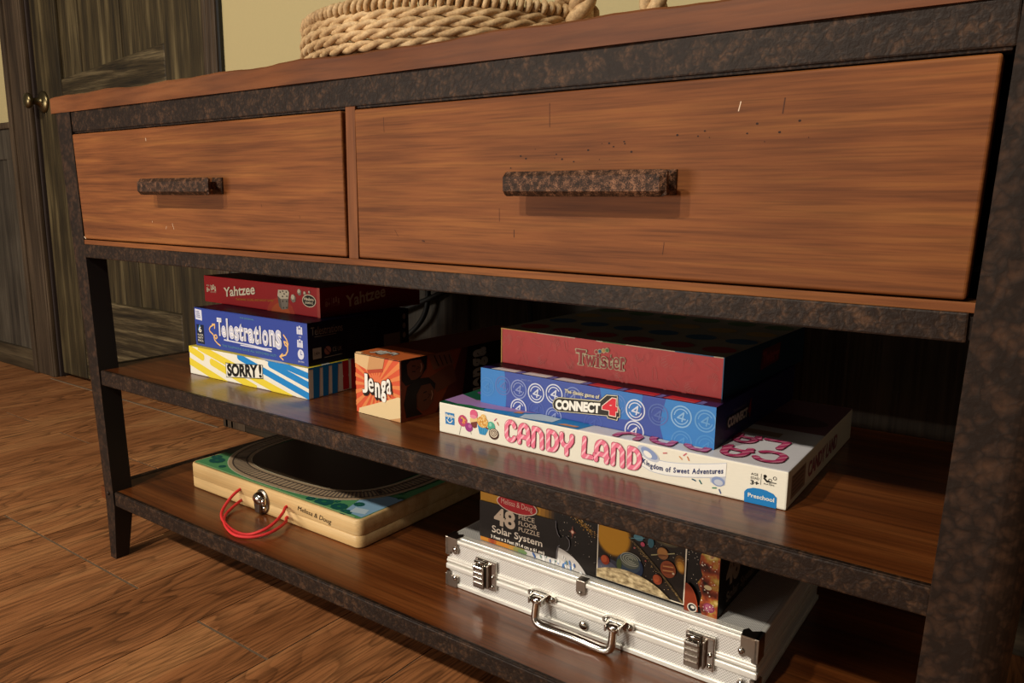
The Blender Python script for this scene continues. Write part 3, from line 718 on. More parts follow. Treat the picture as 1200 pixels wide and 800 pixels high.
# --- white candy board game box, bottom of the right stack
w, d, h = .3959, .2626, .0355
g = game('board_game_box', .6604, .0759, Z4, .47, 'wide white board game box with pink striped candy lettering, bottom of the right stack')
F, R, T = faces_of(w, d, h); f = F(); r = R(); t = T()
CW = card('#f5efdf')
def hasbro(a, u, v, s, m):
    a.poly([(u, v + s), (u + s, v + s * 1.02), (u + s * 1.04, v), (u + .06 * s, v - .02 * s)], m, 2); a.rect(u - .04 * s, v + .62 * s, u + 1.06 * s, v + .70 * s, CW, 3)
    a.text('Hasbro', u + .06 * s, u + .96 * s, v + .66 * s, v + .9 * s, CW, 4, .04)
    a.ring(u + .52 * s, v + .5 * s, .30 * s, .34 * s, .09 * s, CW, 3, 16, PI * 1.08, PI * 1.92); a.ell(u + .36 * s, v + .52 * s, .06 * s, .07 * s, CW, 3, 10); a.ell(u + .68 * s, v + .52 * s, .06 * s, .07 * s, CW, 3, 10)
hasbro(f, 9, 11.5, 13.5, card('#2a7fc4'))
f.line([(33, 14), (30, 2)], .55, card('#8e8578'), 2); f.ell(35, 19, 6.6, 6.8, card('#c2476e'), 3)
for k in range(9):
    q = k * 2.4; f.ell(35 + 4.2 * math.cos(q) * (.4 + .07 * k), 19 + 4.2 * math.sin(q) * (.4 + .07 * k), 1.2, 1.2, card(['#e8b64a', '#a43a8a', '#e98a5a'][k % 3]), 4, 10)
f.line([(46, 9), (47.4, 5.5)], .5, card('#8e8578'), 2); f.ell(44, 13, 5.4, 5.2, card('#a03a86'), 4); f.ell(45.6, 14.6, 2.4, 2.2, card('#c469a6'), 5)
f.poly([(46, 24), (56, 26.5), (55, 15), (52, 13.2), (47.2, 15)], card('#7a3a2c'), 3); f.poly([(45.6, 24), (56, 26.5), (56.4, 22), (46.2, 19)], card('#eccb8e'), 4); f.ell(51, 29.5, 5.4, 5.4, card('#e2628a'), 4); f.ell(50.4, 26.5, 4.8, 2.2, card('#ee8fa8'), 5)
f.poly([(55.5, 20.6), (71.5, 15.6), (67, 7.8), (59, 8.0)], card('#3f9fd2'), 3)
for k in range(4): f.line([(58.5 + k * 3.4, 18.6 - k), (60.4 + k * 2.0, 8.8)], .5, card('#2b7fb6'), 4)
f.line([(55.8, 20.8), (71, 16.0)], 1.6, card('#7a3524'), 4); f.ell(63.5, 22.5, 7.6, 6.6, card('#e9b35c'), 4); f.ell(64.5, 28.4, 3.8, 3.2, card('#f0c274'), 4)
for k in range(24): f.ell(63.5 + 6.2 * math.cos(k * 2.4) * math.sqrt(k / 24), 23.4 + 6.4 * math.sin(k * 2.4) * math.sqrt(k / 24), .8, .8, card('#f6dca0' if k % 2 else '#cf8436'), 5, 8)
f.ell(75.5, 19.5, 5.0, 5.6, card('#55b59a'), 4, rot=.4); f.ell(74.5, 21.5, 1.8, 2.2, card('#9ad8c4'), 5)
f.ell(79, 11.6, 6.8, 6.4, card('#4a2a1e'), 5); f.ell(79, 12.4, 5.4, 4.9, card('#ead9c0'), 6); f.ring(79, 12.6, 3.8, 3.4, .9, card('#4a2a1e'), 7); f.ring(79.2, 12.8, 1.8, 1.6, .8, card('#4a2a1e'), 7)
for u, v, q, c in ((81, 28.2, .8, '#c9577a'), (84.4, 24.2, -1.0, '#cf8a6a'), (281, 30, .25, '#cf6f72'), (301, 32.6, .75, '#d5707e'), (297, 28.4, -.7, '#dc9a62'), (304.4, 29.2, -1.1, '#d98a62'), (311, 9.8, -.25, '#2f5a6e'), (317.4, 9.2, -.95, '#2c6a6a'), (331, 6.5, .2, '#4a8a6a'), (336.4, 4.4, -1.1, '#3f5a8e')):
    f.line([(u - 1.7 * math.cos(q), v - 1.7 * math.sin(q)), (u + 1.7 * math.cos(q), v + 1.7 * math.sin(q))], 1.2, card(c), 3)
# ribbon with the subtitle
RB, RS, RT = card('#fbf9f4'), card('#c9cedd'), card('#8fa0cc')
cen = lambda u: 15.2 + (u - 256) * -.02 + max(0, u - 280) ** 1.45 * .031 + max(0, 268 - u) * .35
rib = [256 + k * 5 for k in range(18)]
for a0, b0 in zip(rib, rib[1:]):
    f.poly([(a0, cen(a0) - 6.6), (b0, cen(b0) - 6.6), (b0, cen(b0) + 7.2), (a0, cen(a0) + 7.2)], RS, 2); f.poly([(a0, cen(a0) - 5.9), (b0, cen(b0) - 5.9), (b0, cen(b0) + 6.5), (a0, cen(a0) + 6.5)], RB, 3)
f.ell(264, 26, 12.5, 5.6, RS, 4, rot=-.42); f.ell(265, 26.6, 9.5, 4.2, RT, 5, rot=-.42); f.ell(263.5, 25.4, 5, 2.6, RB, 6, rot=-.5)
f.poly([(325, 18.5), (341, 23), (340.6, 11), (334, 9.2), (327, 11)], RS, 1); f.ell(334, 13.4, 6.2, 4.6, RT, 3); f.ell(334.6, 12.6, 4.2, 2.8, RS, 4)
s = 'Kingdom of Sweet Adventures'; NVY = card('#27346e'); u = 258.4; adv = {}
ws = []
for ch in s:
    ws.append(.42 if ch == ' ' else max(v[0] for v in glyphs(ch, .025)[0]) - min(v[0] for v in glyphs(ch, .025)[0]) + .10)
k_ = 80.5 / sum(ws)
for ch, wq in zip(s, ws):
    if ch != ' ':
        v_ = cen(u + wq * k_ / 2) - 2.6; sl_ = (cen(u + wq * k_) - cen(u))
        gl = glyphs(ch, .025)[0]; hq = 5.2
        x0 = min(q[0] for q in gl)
        for fc in glyphs(ch, .025)[1]:
            f.poly([(u + (gl[i][0] - x0) * k_, v_ + gl[i][1] / .73 * hq + sl_ * ((gl[i][0] - x0) / wq - .5)) for i in fc], NVY, 6)
    u += wq * k_
f.text('AGE', 363.6, 370, 26.2, 28.6, INK, 2); f.text('EDAD', 363.6, 371, 22.8, 25.0, INK, 2); f.text('3+', 363.4, 371, 17.6, 21.6, INK, 2, .03); f.line([(372.6, 19), (372.6, 29)], .35, INK, 2)
for u, v, o_ in ((376, 27.6, 1), (380.6, 24.6, 0), (384.6, 27.4, 0)):
    (f.ell(u, v, 1.5, 1.5, INK, 2, 14) if o_ else f.ring(u, v, 1.4, 1.4, .5, INK, 2, 14))
f.line([(375.4, 25.6), (378, 23.2), (380, 23.6)], 1.6, INK, 2); f.line([(380, 22), (383, 23), (386, 23)], .7, INK, 2); f.text('PLAYERS', 375.4, 384.4, 19.9, 21.3, INK, 2)
PRE = card('#2080c6')
f.poly([(359, 0), (358.6, 9.6), (361, 12.6), (366, 14.6), (372, 15.2), (378, 14.8), (384, 13.0), (387.4, 10.2), (387.6, 0)], PRE, 2); f.text('Preschool', 362, 385.4, 5.6, 9.2, CW, 3, .02)
# top of the lid: a painted land at the left, the title turned to the far side
GN, DGN, PU, BLU, SK = card('#2f7d4d'), card('#1d5a40'), card('#b48ac4'), card('#2f8bd0'), card('#7db8e2')
t.rect(0, 0, 175, 262, DGN, 1); t.poly([(60, 0), (185, 0), (200, 60), (150, 120), (70, 60)], BLU, 2); t.poly([(0, 10), (30, 4), (90, 14), (120, 26), (80, 44), (30, 32), (0, 44)], PU, 3)
t.poly([(20, 0), (66, 0), (60, 6), (40, 9), (24, 6)], GN, 4); t.poly([(112, 0), (150, 6), (152, 22), (124, 26), (110, 14)], card('#cfe0ea'), 4); t.poly([(96, 12), (106, 14), (106, 20), (98, 20)], card('#e08a4a'), 5); t.poly([(158, 3), (180, 4), (182, 9), (164, 9)], card('#e39a62'), 5)
t.ell(22, 64, 14, 8, card('#7d3f86'), 3); t.ell(60, 90, 26, 16, GN, 3); t.ell(110, 120, 30, 22, card('#d9a44a'), 3); t.rect(200, 130, 396, 262, card('#8a5a66'), 1); t.ell(330, 170, 60, 26, card('#5a3140'), 2); t.rect(215, 96, 360, 112, card('#b9a08e'), 2)
CAN, CAO = MT['candy'], card('#b33a58')
def strokes(a, fx, pls, th, fill, edge, lay):
    for pl in pls:
        P = [fx(q) for q in pl]; a.line(P, th + 1.1, edge, lay); a.line(P, th, fill, lay + 1)
def arc(cx, cy, rx, ry, a0, a1, n=14): return [(cx + rx * math.cos(R_(a0 + (a1 - a0) * k / n)), cy + ry * math.sin(R_(a0 + (a1 - a0) * k / n))) for k in range(n + 1)]
CL = {  # letters drawn as bent canes in a 1 x 1 cell
 'C': [arc(.55, .70, .45, .30, 15, 180) + arc(.55, .30, .45, .30, 180, 335)],
 'A': [[(.08, .02), (.08, .16)], [(.92, .0), (.92, .16)], [(.12, .30), (.10, .55)] + arc(.5, .66, .38, .34, 175, 5) + [(.90, .45), (.92, .32)], [(.0, .28), (.3, .36), (.7, .34), (1., .26)]],
 'N': [[(.06, .0), (.10, 1.)], [(.12, .92), (.35, 1.), (.6, .96), (.9, .74), (.94, .0)]],
 'D': [[(.08, 1.), (.08, .02)], [(.08, 1.), (.5, .97)] + arc(.45, .5, .52, .47, 70, -80) + [(.08, .02)]],
 'Y': [[(.04, 1.), (.04, .66), (.25, .46), (.55, .40)], [(.96, .98), (.96, .70), (.75, .48), (.52, .40), (.52, .0)]],
 'L': [[(.14, 1.), (.06, .08), (.96, .10)]],
}
ttl = F()
for ch, u0, u1, v0, v1 in (('C', 95.5, 107.5, 9, 29.5), ('A', 112.5, 126.5, 8.6, 28.8), ('N', 130.8, 143.4, 8.2, 28.0), ('D', 149.5, 161.6, 8, 28.2), ('Y', 166, 179.4, 7.6, 28.0), ('L', 192.4, 203, 8, 28.4), ('A', 206.4, 220.6, 8.4, 28.2), ('N', 225.8, 237.8, 8.2, 28.2), ('D', 243.6, 255.6, 8.4, 28)):
    strokes(ttl, lambda q: (u0 + q[0] * (u1 - u0), v0 + q[1] * (v1 - v0)), CL[ch], 4.6, CAN, CAO, 5)
tp = T()
for i, (ch, u1) in enumerate((('C', 384), ('A', 352), ('N', 318), ('D', 284), ('Y', 250))):
    strokes(tp, lambda q: (u1 - q[0] * 24, 44 - i * 3.2 - q[1] * 29), CL[ch], 6.6, MT['candy2'], card('#8e2748'), 5)
for i, (ch, u1) in enumerate((('L', 374), ('A', 346), ('N', 312), ('D', 278))):
    strokes(tp, lambda q: (u1 - q[0] * 22, 84 - q[1] * 26), CL[ch], 6.2, MT['candy2'], card('#8e2748'), 5)
r.rect(12, 6, 60, 28, card('#8f7568'), 1); r.text('CANDY LAND', 70, 190, 10, 24, card('#9a5a64'), 2, .04)
for k in range(5): r.line([(16, 10 + k * 4), (52, 10 + k * 4)], 1.2, card('#5c4a40'), 2)
mb = MB(); lid_body(mb, w, d, h, CW, card('#d8cdb9'), card('#e9e6ec'), bev=.0016)
for a in (f, r, t): a.emit(mb)
mb.build('lid', g)
print_part('title_lettering', g, [ttl, tp], 'pink and white striped candy lettering')

# --- blue four-in-a-row box, middle of the right stack
w, d, h = .2820, .2450, .0413
g = game('board_game_box', .6998, .1039, Z4 + .0357, -1.12, 'blue board game box with pale ringed numerals, in the middle of the right stack')
F, R, T = faces_of(w, d, h); f = F(); r = R(); t = T()
B1, B2, RG1, RG2, RG3 = card('#4256a6'), card('#3d83cc'), card('#d9def0'), card('#8d9ace'), card('#5f78bd')
f.poly([(0, 0), (36, 0), (37, 14), (35.5, 30), (34, 41.3), (0, 41.3)], B2, 1)
f.poly([(157, 41.3), (162, 20), (176, 12), (190, 13), (204, 22), (206, 41.3)], card('#3f7cc6'), 1)
f.poly([(230, 0), (226, 12), (227, 26), (231, 41.3), (282, 41.3), (282, 0)], B2, 1)
def ring4(u, v, m, k=1.0):
    f.ring(u, v, 10.2 * k, 10.4 * k, 1.4 * k, m, 2); f.ring(u, v, 7.2 * k, 7.4 * k, 1.1 * k, m, 2, 20, R_(30), R_(175)); f.ring(u, v, 7.2 * k, 7.4 * k, 1.1 * k, m, 2, 20, R_(205), R_(345))
    f.line([(u + 1.2 * k, v - 4.4 * k), (u + 2.6 * k, v + 4.2 * k), (u - 3.6 * k, v - 1.4 * k), (u + 4.2 * k, v - 2.2 * k)], 1.5 * k, m, 3)
ring4(32, 24.5, RG3); ring4(54, 23.6, RG2); ring4(77.5, 23, RG1); ring4(101, 25.6, RG1); ring4(54, 1.6, RG1); ring4(101, .6, RG2, .95); ring4(125, 26, card('#7f8fc8')); ring4(78, 3.5, card('#5062ae'))
ring4(9, 20, card('#4a8ace')); ring4(198.4, 24.5, RG1); ring4(198, 2.5, RG1); ring4(223.4, 24.2, card('#5a70b6')); ring4(247.5, 26.4, card('#8fbbe6')); ring4(272, 26.4, card('#6ba3da')); ring4(249, 1.6, card('#5695d4')); ring4(177, 27, card('#5d86cc')); ring4(150, 2, card('#4b5fae')); ring4(274, 2, card('#4b90d2'))
f.text('SINCE 1974', 57.5, 71, 34.6, 36.2, RG2, 3)
f.text('The classic game of', 114.6, 157, 29.6, 33.4, card('#e6dfc6'), 5, .02, outline=card('#6b6a70'))
t.rect(0, 0, 282, 245, card('#2b2058'), 1)
for k in range(6):
    u0 = 14 + k * 42.5; m = card('#e8e4e8') if k < 3 else card('#d4303c')
    t.poly([(u0, 1.2), (u0 + 33, 1.2), (u0 + 35, 14), (u0 + 4, 16)], m, 2); t.poly([(u0 + 34, 1), (u0 + 41, 1), (u0 + 42, 12), (u0 + 37, 14)], card('#6f78c4'), 2)
    if k >= 3: t.poly([(u0 + 1, 3), (u0 + 33, 2.4), (u0 + 33, 4.4), (u0 + 2, 5)], card('#e7707a'), 3)
r.rect(28, 12.5, 98, 25.5, INK, 1); r.rect(29, 13.3, 97, 24.7, card('#171530'), 2); r.text('CONNECT', 31, 86, 14.6, 23.2, card('#a99f90'), 3, .05); r.text('4', 87.5, 96, 13, 30, card('#7d1f26'), 3, .05); r.text('The classic game of', 44, 80, 27, 30, card('#6d6660'), 3)
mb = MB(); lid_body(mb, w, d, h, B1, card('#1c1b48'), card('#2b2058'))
for a in (f, r, t): a.emit(mb)
mb.build('lid', g)
a = F(); CP = card('#e7dfc4')
def plate(e, m, lay):
    a.poly([(106 - e * .2, 8.2 - e), (101.2 - e, 10.6), (100.4 - e, 15), (102 - e, 19.6), (107, 22.6 + e), (158 - e, 26.8 + e), (166 - e, 34.6 + e), (177.4 + e, 35.6 + e), (178.4 + e, 26), (181 + e, 20.6 + e), (181 + e, 14.6 - e), (178.6 + e, 14.2 - e), (178 + e, 10.8 - e), (168 - e, 11.4 - e), (167.4 - e, 13.6 - e)], m, lay)
plate(1.1, INK, 1); plate(.7, CP, 2); plate(0, card('#2c2822'), 3)
a.text('CONNECT', 103.6, 158.6, (10.4, 15.2), (19.4, 24.4), card('#fffaf0'), 5, .06)
a.text('4', 160.2, 179.6, 13.6, 33.6, card('#f2d9cc'), 5, .10, bbox=True); a.text('4', 161.2, 178.8, 14.6, 32.6, card('#dc2f3e'), 6, .07, bbox=True)
print_part('title_lettering', g, [a], 'white title lettering and red numeral on a black plate')

# --- red box with hand outlines, top of the right stack
w, d, h = .2739, .2480, .0415
g = game('board_game_box', .7020, .1404, Z4 + .0357 + .0415, -2.21, 'red board game box with faint hand outlines, on top of the right stack')
F, R, T = faces_of(w, d, h); f = F(); r = R(); t = T()
TR, HL, TRD = card('#d94a4a'), card('#e2807a'), card('#c23a3e')
for k in range(60):
    f.ell(rnd.uniform(0, 274), rnd.uniform(0, 34), rnd.uniform(2, 9), rnd.uniform(1, 3), card(rnd.choice(['#d24747', '#dc5552', '#d84d4c'])), 1, 10, rnd.uniform(0, 3))
def hand(a, u, v, s, rot, m=HL, foot=False):
    P = [(-.35, -.5), (-.5, 0), (-.75, .25), (-.62, .34), (-.36, .12), (-.36, .72), (-.2, .74), (-.16, .2), (-.12, .86), (.06, .86), (.08, .2), (.16, .78), (.32, .74), (.28, .14), (.42, .52), (.55, .44), (.42, -.1), (.3, -.5)]
    if foot: P = [(-.2, -.8), (-.34, -.2), (-.3, .4), (-.38, .8), (-.2, .9), (-.02, .8), (.12, .82), (.26, .7), (.3, .5), (.2, .1), (.16, -.6), (0, -.85), (-.2, -.8)]
    c, q = math.cos(rot), math.sin(rot); a.line([(u + s * (x * c - y * q), v + s * (x * q + y * c)) for x, y in P], .34, m, 3, False)
for u, v, s, ro, ft in ((10, 27, 9, -.5, 0), (28, 29, 7, .6, 1), (52, 30, 9, 1.2, 1), (76, 29, 11, -.5, 0), (60, 12, 9, 2.3, 0), (36, 10, 9, .4, 1), (96, 12, 9, 3.8, 0), (92, 31, 7, .2, 1), (183, 31, 8, 2.6, 0), (216, 31, 12, 2.2, 0), (236, 30, 9, -.4, 0), (262, 32, 9, 1.1, 1), (263, 17, 9, -.3, 0), (200, 15, 9, 3.3, 1), (222, 10, 9, .9, 1), (242, 9, 10, 2.2, 0), (180, 12, 8, .3, 1), (160, 8, 7, 2.0, 0)):
    hand(f, u, v, s, ro, HL, ft)
TC = {'y': card('#e0b25a'), 'w': card('#d8cdb0'), 'r': TRD, 'g': card('#5d8a48'), 'b': card('#2a6f96')}
for u0, u1, c in ((0, 52, 'y'), (52, 103, 'w'), (103, 130, 'r'), (130, 138, 'w'), (138, 166, 'g'), (166, 222, 'w'), (222, 263, 'b'), (263, 274, 'w')): f.rect(u0, 40.5, u1, 41.5, TC[c], 4)
f.rect(0, 0, 1.4, 41.5, TC['y'], 4); f.rect(273, 0, 274, 41.5, TC['b'], 4)
t.rect(0, 0, 274, 248, card('#b8ab90'), 1)
for i in range(6):
    for j in range(4): t.ell(24 + i * 46, 34 + j * 60, 17, 17, TC['rbyg'[j]], 2)
r.rect(0, 0, 248, 41.5, card('#12324a'), 1); r.poly([(100, 12), (160, 15), (162, 35), (104, 34)], card('#5a2024'), 2); r.text('Twister', 106, 158, 18, 30, card('#8a3a3a'), 3, .05)
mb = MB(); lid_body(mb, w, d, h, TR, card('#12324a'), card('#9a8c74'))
for a in (f, r, t): a.emit(mb)
mb.build('lid', g)
a = F(); TE = card('#e0d3ac'); TF = card('#b5333a')
tw_l = [('T', 105.4, 117.6, 12.6, 29.2), ('w', 117.4, 129.6, 12.6, 23.6), ('i', 131.2, 135.0, 12.6, 27.4), ('s', 136.8, 144.2, 12.6, 25.0), ('t', 145.2, 150.8, 12.9, 28.6), ('e', 151.8, 159.4, 13.0, 26.0), ('r', 160.8, 166.4, 13.4, 27.0)]
bars_ = [(105, 118, 28.6), (108.6, 114.4, 13.1), (129.9, 136.3, 13.1), (159.6, 165, 13.8), (116.8, 121.2, 23.4), (126.2, 130.2, 23.4), (129.9, 133, 23.4)]
for ch, u0, u1, v0, v1 in tw_l: a.text(ch, u0 - .8, u1 + .8, v0 - .8, v1 + .8, TE, 3, .10, bbox=True)
for u0, u1, v in bars_: a.line([(u0, v), (u1, v)], 3.0, TE, 3)
for ch, u0, u1, v0, v1 in tw_l: a.text(ch, u0, u1, v0, v1, TF, 5, .0 if ch in 'es' else .03, bbox=True)
for u0, u1, v in bars_: a.line([(u0 + .3, v), (u1 - .3, v)], 1.3, TF, 5, False)
for (u, v), c in zip(((131, 29.2), (135.3, 30.3), (139.8, 31.6), (144.2, 32.6)), 'rbyg'): a.ell(u, v, 2.7, 2.7, TE, 3); a.ell(u, v, 1.9, 1.9, TC[c], 5)
print_part('title_lettering', g, [a], 'red slab title lettering edged in cream with four dots')

# --- black floor puzzle box lying on the case
w, d, h = .2958, .2300, .0990
ZC = Z6 + .0624
g = game('puzzle_box', .6981, .1062, ZC, -.69, 'black floor puzzle box with planets printed on it, lying on the silver case', 'puzzle box', None)
F, R, T = faces_of(w, d, h); f = F(); r = R(); t = T()
BK, SP, PT, AM = card('#1d1613'), card('#17110d'), card('#d7c3ad'), card('#c08a2a')
def glow(a, u, v, ru, rv, cols, lay, n=24, rot=0):
    for k, c in enumerate(cols):
        q = 1 - k / len(cols); a.ell(u, v, ru * q, rv * q, card(c), lay + k, n, rot)
f.rect(0, 50, 106, 86, AM, 1)
for k, (u0, c) in enumerate(((86, '#a87628'), (92, '#8a6122'), (97, '#65481c'), (101, '#45311a'), (104, '#2b2016'))): f.rect(u0, 50, 112, 86, card(c), 2 + k)
f.rect(106, 50, 296, 86, SP, 7)
f.rect(0, -1, 60, 10, card('#c8832e'), 1); glow(f, 18, 3, 6, 6, ['#b05a28', '#a04422'], 2)
glow(f, 62, 2, 20, 8, ['#b98a40', '#8f8a50', '#6d8a5a'], 2)
# the blue planet at the bottom
glow(f, 104, -28, 52, 50, ['#c9c4c0', '#dcd9d6', '#d8d8da', '#d3d8e0'], 3, 48)
for k in range(46):
    q = rnd.uniform(.15, 2.6); rr_ = rnd.uniform(30, 47); f.ell(104 + rr_ * math.cos(q), -28 + rr_ * 1.0 * math.sin(q), rnd.uniform(1.2, 4), rnd.uniform(.5, 1.6), card(rnd.choice(['#4a6fae', '#5a86c0', '#eceef0', '#f4f4f4', '#6f8f8a', '#3f62a2'])), 9, 10, rnd.uniform(1.2, 2.2))
# label panel shaped like a jigsaw piece
f.poly([(0, 5.8), (109, 7.2), (109.4, 18), (111, 23.2), (114.6, 24.6), (119, 21.2), (123.6, 22), (126, 28), (125.2, 34), (121.4, 37.4), (117.6, 36.4), (114, 33.8), (110.6, 37), (108, 45), (108, 52.6), (26, 51.2), (0, 50.5)], BK, 11)
for P in (([(107.6, 52.4), (107.8, 45), (110.4, 37.4), (113, 35)]), ([(121, 37.6), (125.2, 34), (126, 28), (123.6, 22), (121.4, 21.4)]), ([(113, 24.8), (110.8, 23), (109.4, 18), (109.2, 8)])): f.line(P, .7, card('#7d7a80'), 12)
f.ell(53.8, 56.9, 28.6, 10.4, card('#e9d9c4'), 12, 40); f.ell(53.8, 56.9, 27.4, 9.4, card('#b3202a'), 13, 40)
f.text('Melissa & Doug', 32, 76, 54.6, 61, card('#e9b9a8'), 14, .0)
f.text('48', 21.5, 52.0, 27.0, 46.2, PT, 12, .035)
for q, v0, v1, u1 in (('PIECE', 42.0, 47.0, 79), ('FLOOR', 34.7, 39.6, 82.6), ('PUZZLE', 27.4, 32.4, 86)): f.text(q, 57, u1, (v0 - .6, v0), (v1 - .6, v1 + .4), PT, 12, .008)
f.text('Solar System', 18.6, 90, (15.6, 16.6), (23.8, 24.0), card('#efe2d2'), 12, .012)
f.text('3 Feet x 2 Feet (91.4 cm x 61 cm)', 17, 93, 8.0, 11.6, card('#efe6da'), 12, .018)
for k in range(70): f.ell(rnd.uniform(112, 159), rnd.uniform(16, 86), *([rnd.choice([.22, .3, .45])] * 2), card('#e9dccb'), 8, 8)
for k in range(12):
    q = k * PI / 6 + PI / 2; L_ = 7.5 if k % 6 == 0 else 5 if k % 3 == 0 else 3.2; f.poly([(129 + .7 * math.cos(q + 1.57), 45 + .7 * math.sin(q + 1.57)), (129 + L_ * math.cos(q), 45 + L_ * math.sin(q)), (129 + .7 * math.cos(q - 1.57), 45 + .7 * math.sin(q - 1.57))], card('#b5604e'), 9)
f.ell(129, 45, 1.7, 1.7, card('#f0c9b0'), 10)
for k in range(110):
    q = rnd.random(); f.ell(131 + q * 29 + rnd.gauss(0, 1.6), 62 - q * 14 + rnd.gauss(0, 2.2), rnd.uniform(.3, .8), rnd.uniform(.3, .7), card(rnd.choice(['#a37a32', '#c4953f', '#7a5524'])), 9, 8)
# the framed picture
f.rect(160.6, 3.2, 261.4, 86, card('#efe3cf'), 12); f.rect(161.8, 4.4, 260.0, 86, card('#1f150e'), 13)
g2 = F()
def pic(pts, m, lay):
    P = clip_poly([(u - 161.8, v - 4.4) for u, v in pts], 98.2, 82)
    if P: f.items.append(([(u + 161.8, v + 4.4) for u, v in P], m, lay))
def pel(u, v, a, b, c, lay, rot=0, n=28):
    cs, sn = math.cos(rot), math.sin(rot); pic([(u + a * math.cos(2 * PI * k / n) * cs - b * math.sin(2 * PI * k / n) * sn, v + a * math.cos(2 * PI * k / n) * sn + b * math.sin(2 * PI * k / n) * cs) for k in range(n)], card(c), lay)
for k, c in enumerate(('#2c1f0e', '#3d2a10', '#553a12', '#6b4a12', '#8a6016', '#a8741a', '#b57e1b', '#bf871e')): pel(180, 54, 22.6 - k * .7, 23.6 - k * .7, c, 14 + k)
pel(175, 14, 22, 14, '#3a3a4a', 14); pel(172, 16, 14, 9, '#5a5a6c', 15)
pel(171, 25.6, 5.2, 5.4, '#9c3a20', 21); pel(170, 26.6, 3.6, 3.8, '#c25a32', 22)
pel(200, 27, 15.6, 14.4, '#20304e', 21); pel(199, 30, 13.6, 10.6, '#3a4a5c', 22); pel(200, 32, 11, 7.6, '#5c6258', 23)
for k in range(4): f.ring(201, 35, 3 + k * 2.8, 1.7 + k * 1.7, .8, card('#a8aa9a'), 24, 26, .2, 5.6)
pel(188, 26, 3, 6, '#4a5a32', 24)
MOON = speckled('printed_moon', [(.32, '#6b5a40'), (.46, '#9a8866'), (.58, '#bda982'), (.7, '#d2c29c')], 150, 6, 1.8)
pel2 = lambda u, v, a, b, m, lay, rot=0, n=60: pic([(u + a * math.cos(2 * PI * k / n) * math.cos(rot) - b * math.sin(2 * PI * k / n) * math.sin(rot), v + a * math.cos(2 * PI * k / n) * math.sin(rot) + b * math.sin(2 * PI * k / n) * math.cos(rot)) for k in range(n)], m, lay)
pel2(199, -30, 66, 51.5, MOON, 25, -.05)
for k in range(30):
    q = k / 29; pel(200 + q * 58, 57 - q * 50 + 3 * math.sin(q * 3), 3 + rnd.uniform(0, .9), 1.1, rnd.choice(['#55442a', '#6a5634', '#453620']), 20, -.72, 10)
for k in range(60):
    q = rnd.random(); pel(200 + q * 58 + rnd.gauss(0, 1), 57 - q * 50 + rnd.gauss(0, 1.3), .5, .4, rnd.choice(['#8d744a', '#2a1f12', '#a58a5a']), 22, 0, 8)
pel(236.5, 52, 6.2, 6.4, '#8a5a34', 24); f.line([(224.4, 47), (249, 55.6)], 1.1, card('#a9a076'), 26); pel(236.5, 53.4, 5.4, 4.6, '#a8743e', 27); pel(236, 50, 5.6, 1.0, '#6d3f20', 28, .2)
pel(243, 36.8, 8.4, 9.0, '#8e4526', 24)
for k in range(5): f.line([(237 + abs(k - 2) * .9, 32 + k * 2.3), (249.4 - abs(k - 2) * .9, 33.6 + k * 2.3)], 1.0, card('#c48a52' if k % 2 else '#6f3018'), 25)
pel(249, 34, 1.3, 1.1, '#d9c0a0', 26); pel(232, 22.4, 5.2, 5.4, '#8e3c22', 25); pel(231, 23.4, 3.6, 3.8, '#b5552e', 26)
pel(209, 61.5, 5.4, 3.6, '#4c7d8e', 24); f.line([(201, 58.6), (216, 63)], .7, card('#6a98a4'), 25); pel(223, 59.6, 3.4, 5.4, '#33606e', 24)
pel(214, 55.4, 2.4, 2.4, '#b5455e', 24); pel(205, 49, 1.1, 1.1, '#a8635e', 24); pel(218, 38.4, 1, 1, '#9c5048', 24)
pel(240, 66, 14, 6, '#4a4230', 14); pel(240, 66, 8, 4, '#6a5c3e', 15)
for k, c in enumerate(('#5a3a14', '#8a5a1e', '#b9822c', '#d09a40')): pel(256, 45 - k, 6.4 - k * 1.4, 10 - k * 2.2, c, 16 + k, .3)
for k in range(50): pel(rnd.uniform(163, 259), rnd.uniform(8, 64), .3, .3, '#d8cdb8', 17, 0, 6)
# right panel
for k in range(26): f.ell(rnd.uniform(262, 276), rnd.uniform(30, 84), .4, .4, card('#ddd0bd'), 13, 6)
NEB = speckled('printed_nebula', [(.30, '#1d1009'), (.40, '#6b2a1a'), (.47, '#9a4a26'), (.54, '#a3873c'), (.60, '#cdb070'), (.68, '#7a2f3e')], 55, 3)
f.poly([(276, 62), (282, 70), (295.6, 72), (295.6, 0), (280, 0), (277, 8), (279, 20), (274, 32), (279, 40), (275, 52)], NEB, 13)
for k, (u, v, a_, b_, c) in enumerate(((287, 9, 6, 5, '#8e3a58'), (287, 9.6, 4, 3.2, '#b0607a'), (285, 30, 4, 2.4, '#d8c294'))): f.ell(u, v, a_, b_, card(c), 14 + k, 20)
for k in range(40): f.ell(rnd.uniform(277, 295), rnd.uniform(2, 60), *([rnd.choice([.3, .45, .7])] * 2), card('#f0e2d0'), 26, 8)
P = [(262, -2)] + [(262 + 14.5 * math.cos(q), 2 + 27 * math.sin(q)) for q in [PI / 2 - k * PI / 2 / 14 for k in range(15)]]
f.poly(P, card('#a04424'), 27); f.poly([(u - 1.2 if u > 263 else u, v) for u, v in P], card('#8a3418'), 28)
f.ell(270.6, 4.8, 5, 4.8, card('#e6ded0'), 29); f.ell(270.6, 4.8, 4, 3.8, card('#2c2c30'), 30); f.ell(271.4, 5.6, 2.2, 1.6, card('#e8e2d6'), 31)
r.text('48', 16, 56, 26, 54, card('#8a7d70'), 2, .05); r.text('Solar System', 20, 110, 8, 18, card('#6f655a'), 2, .03)
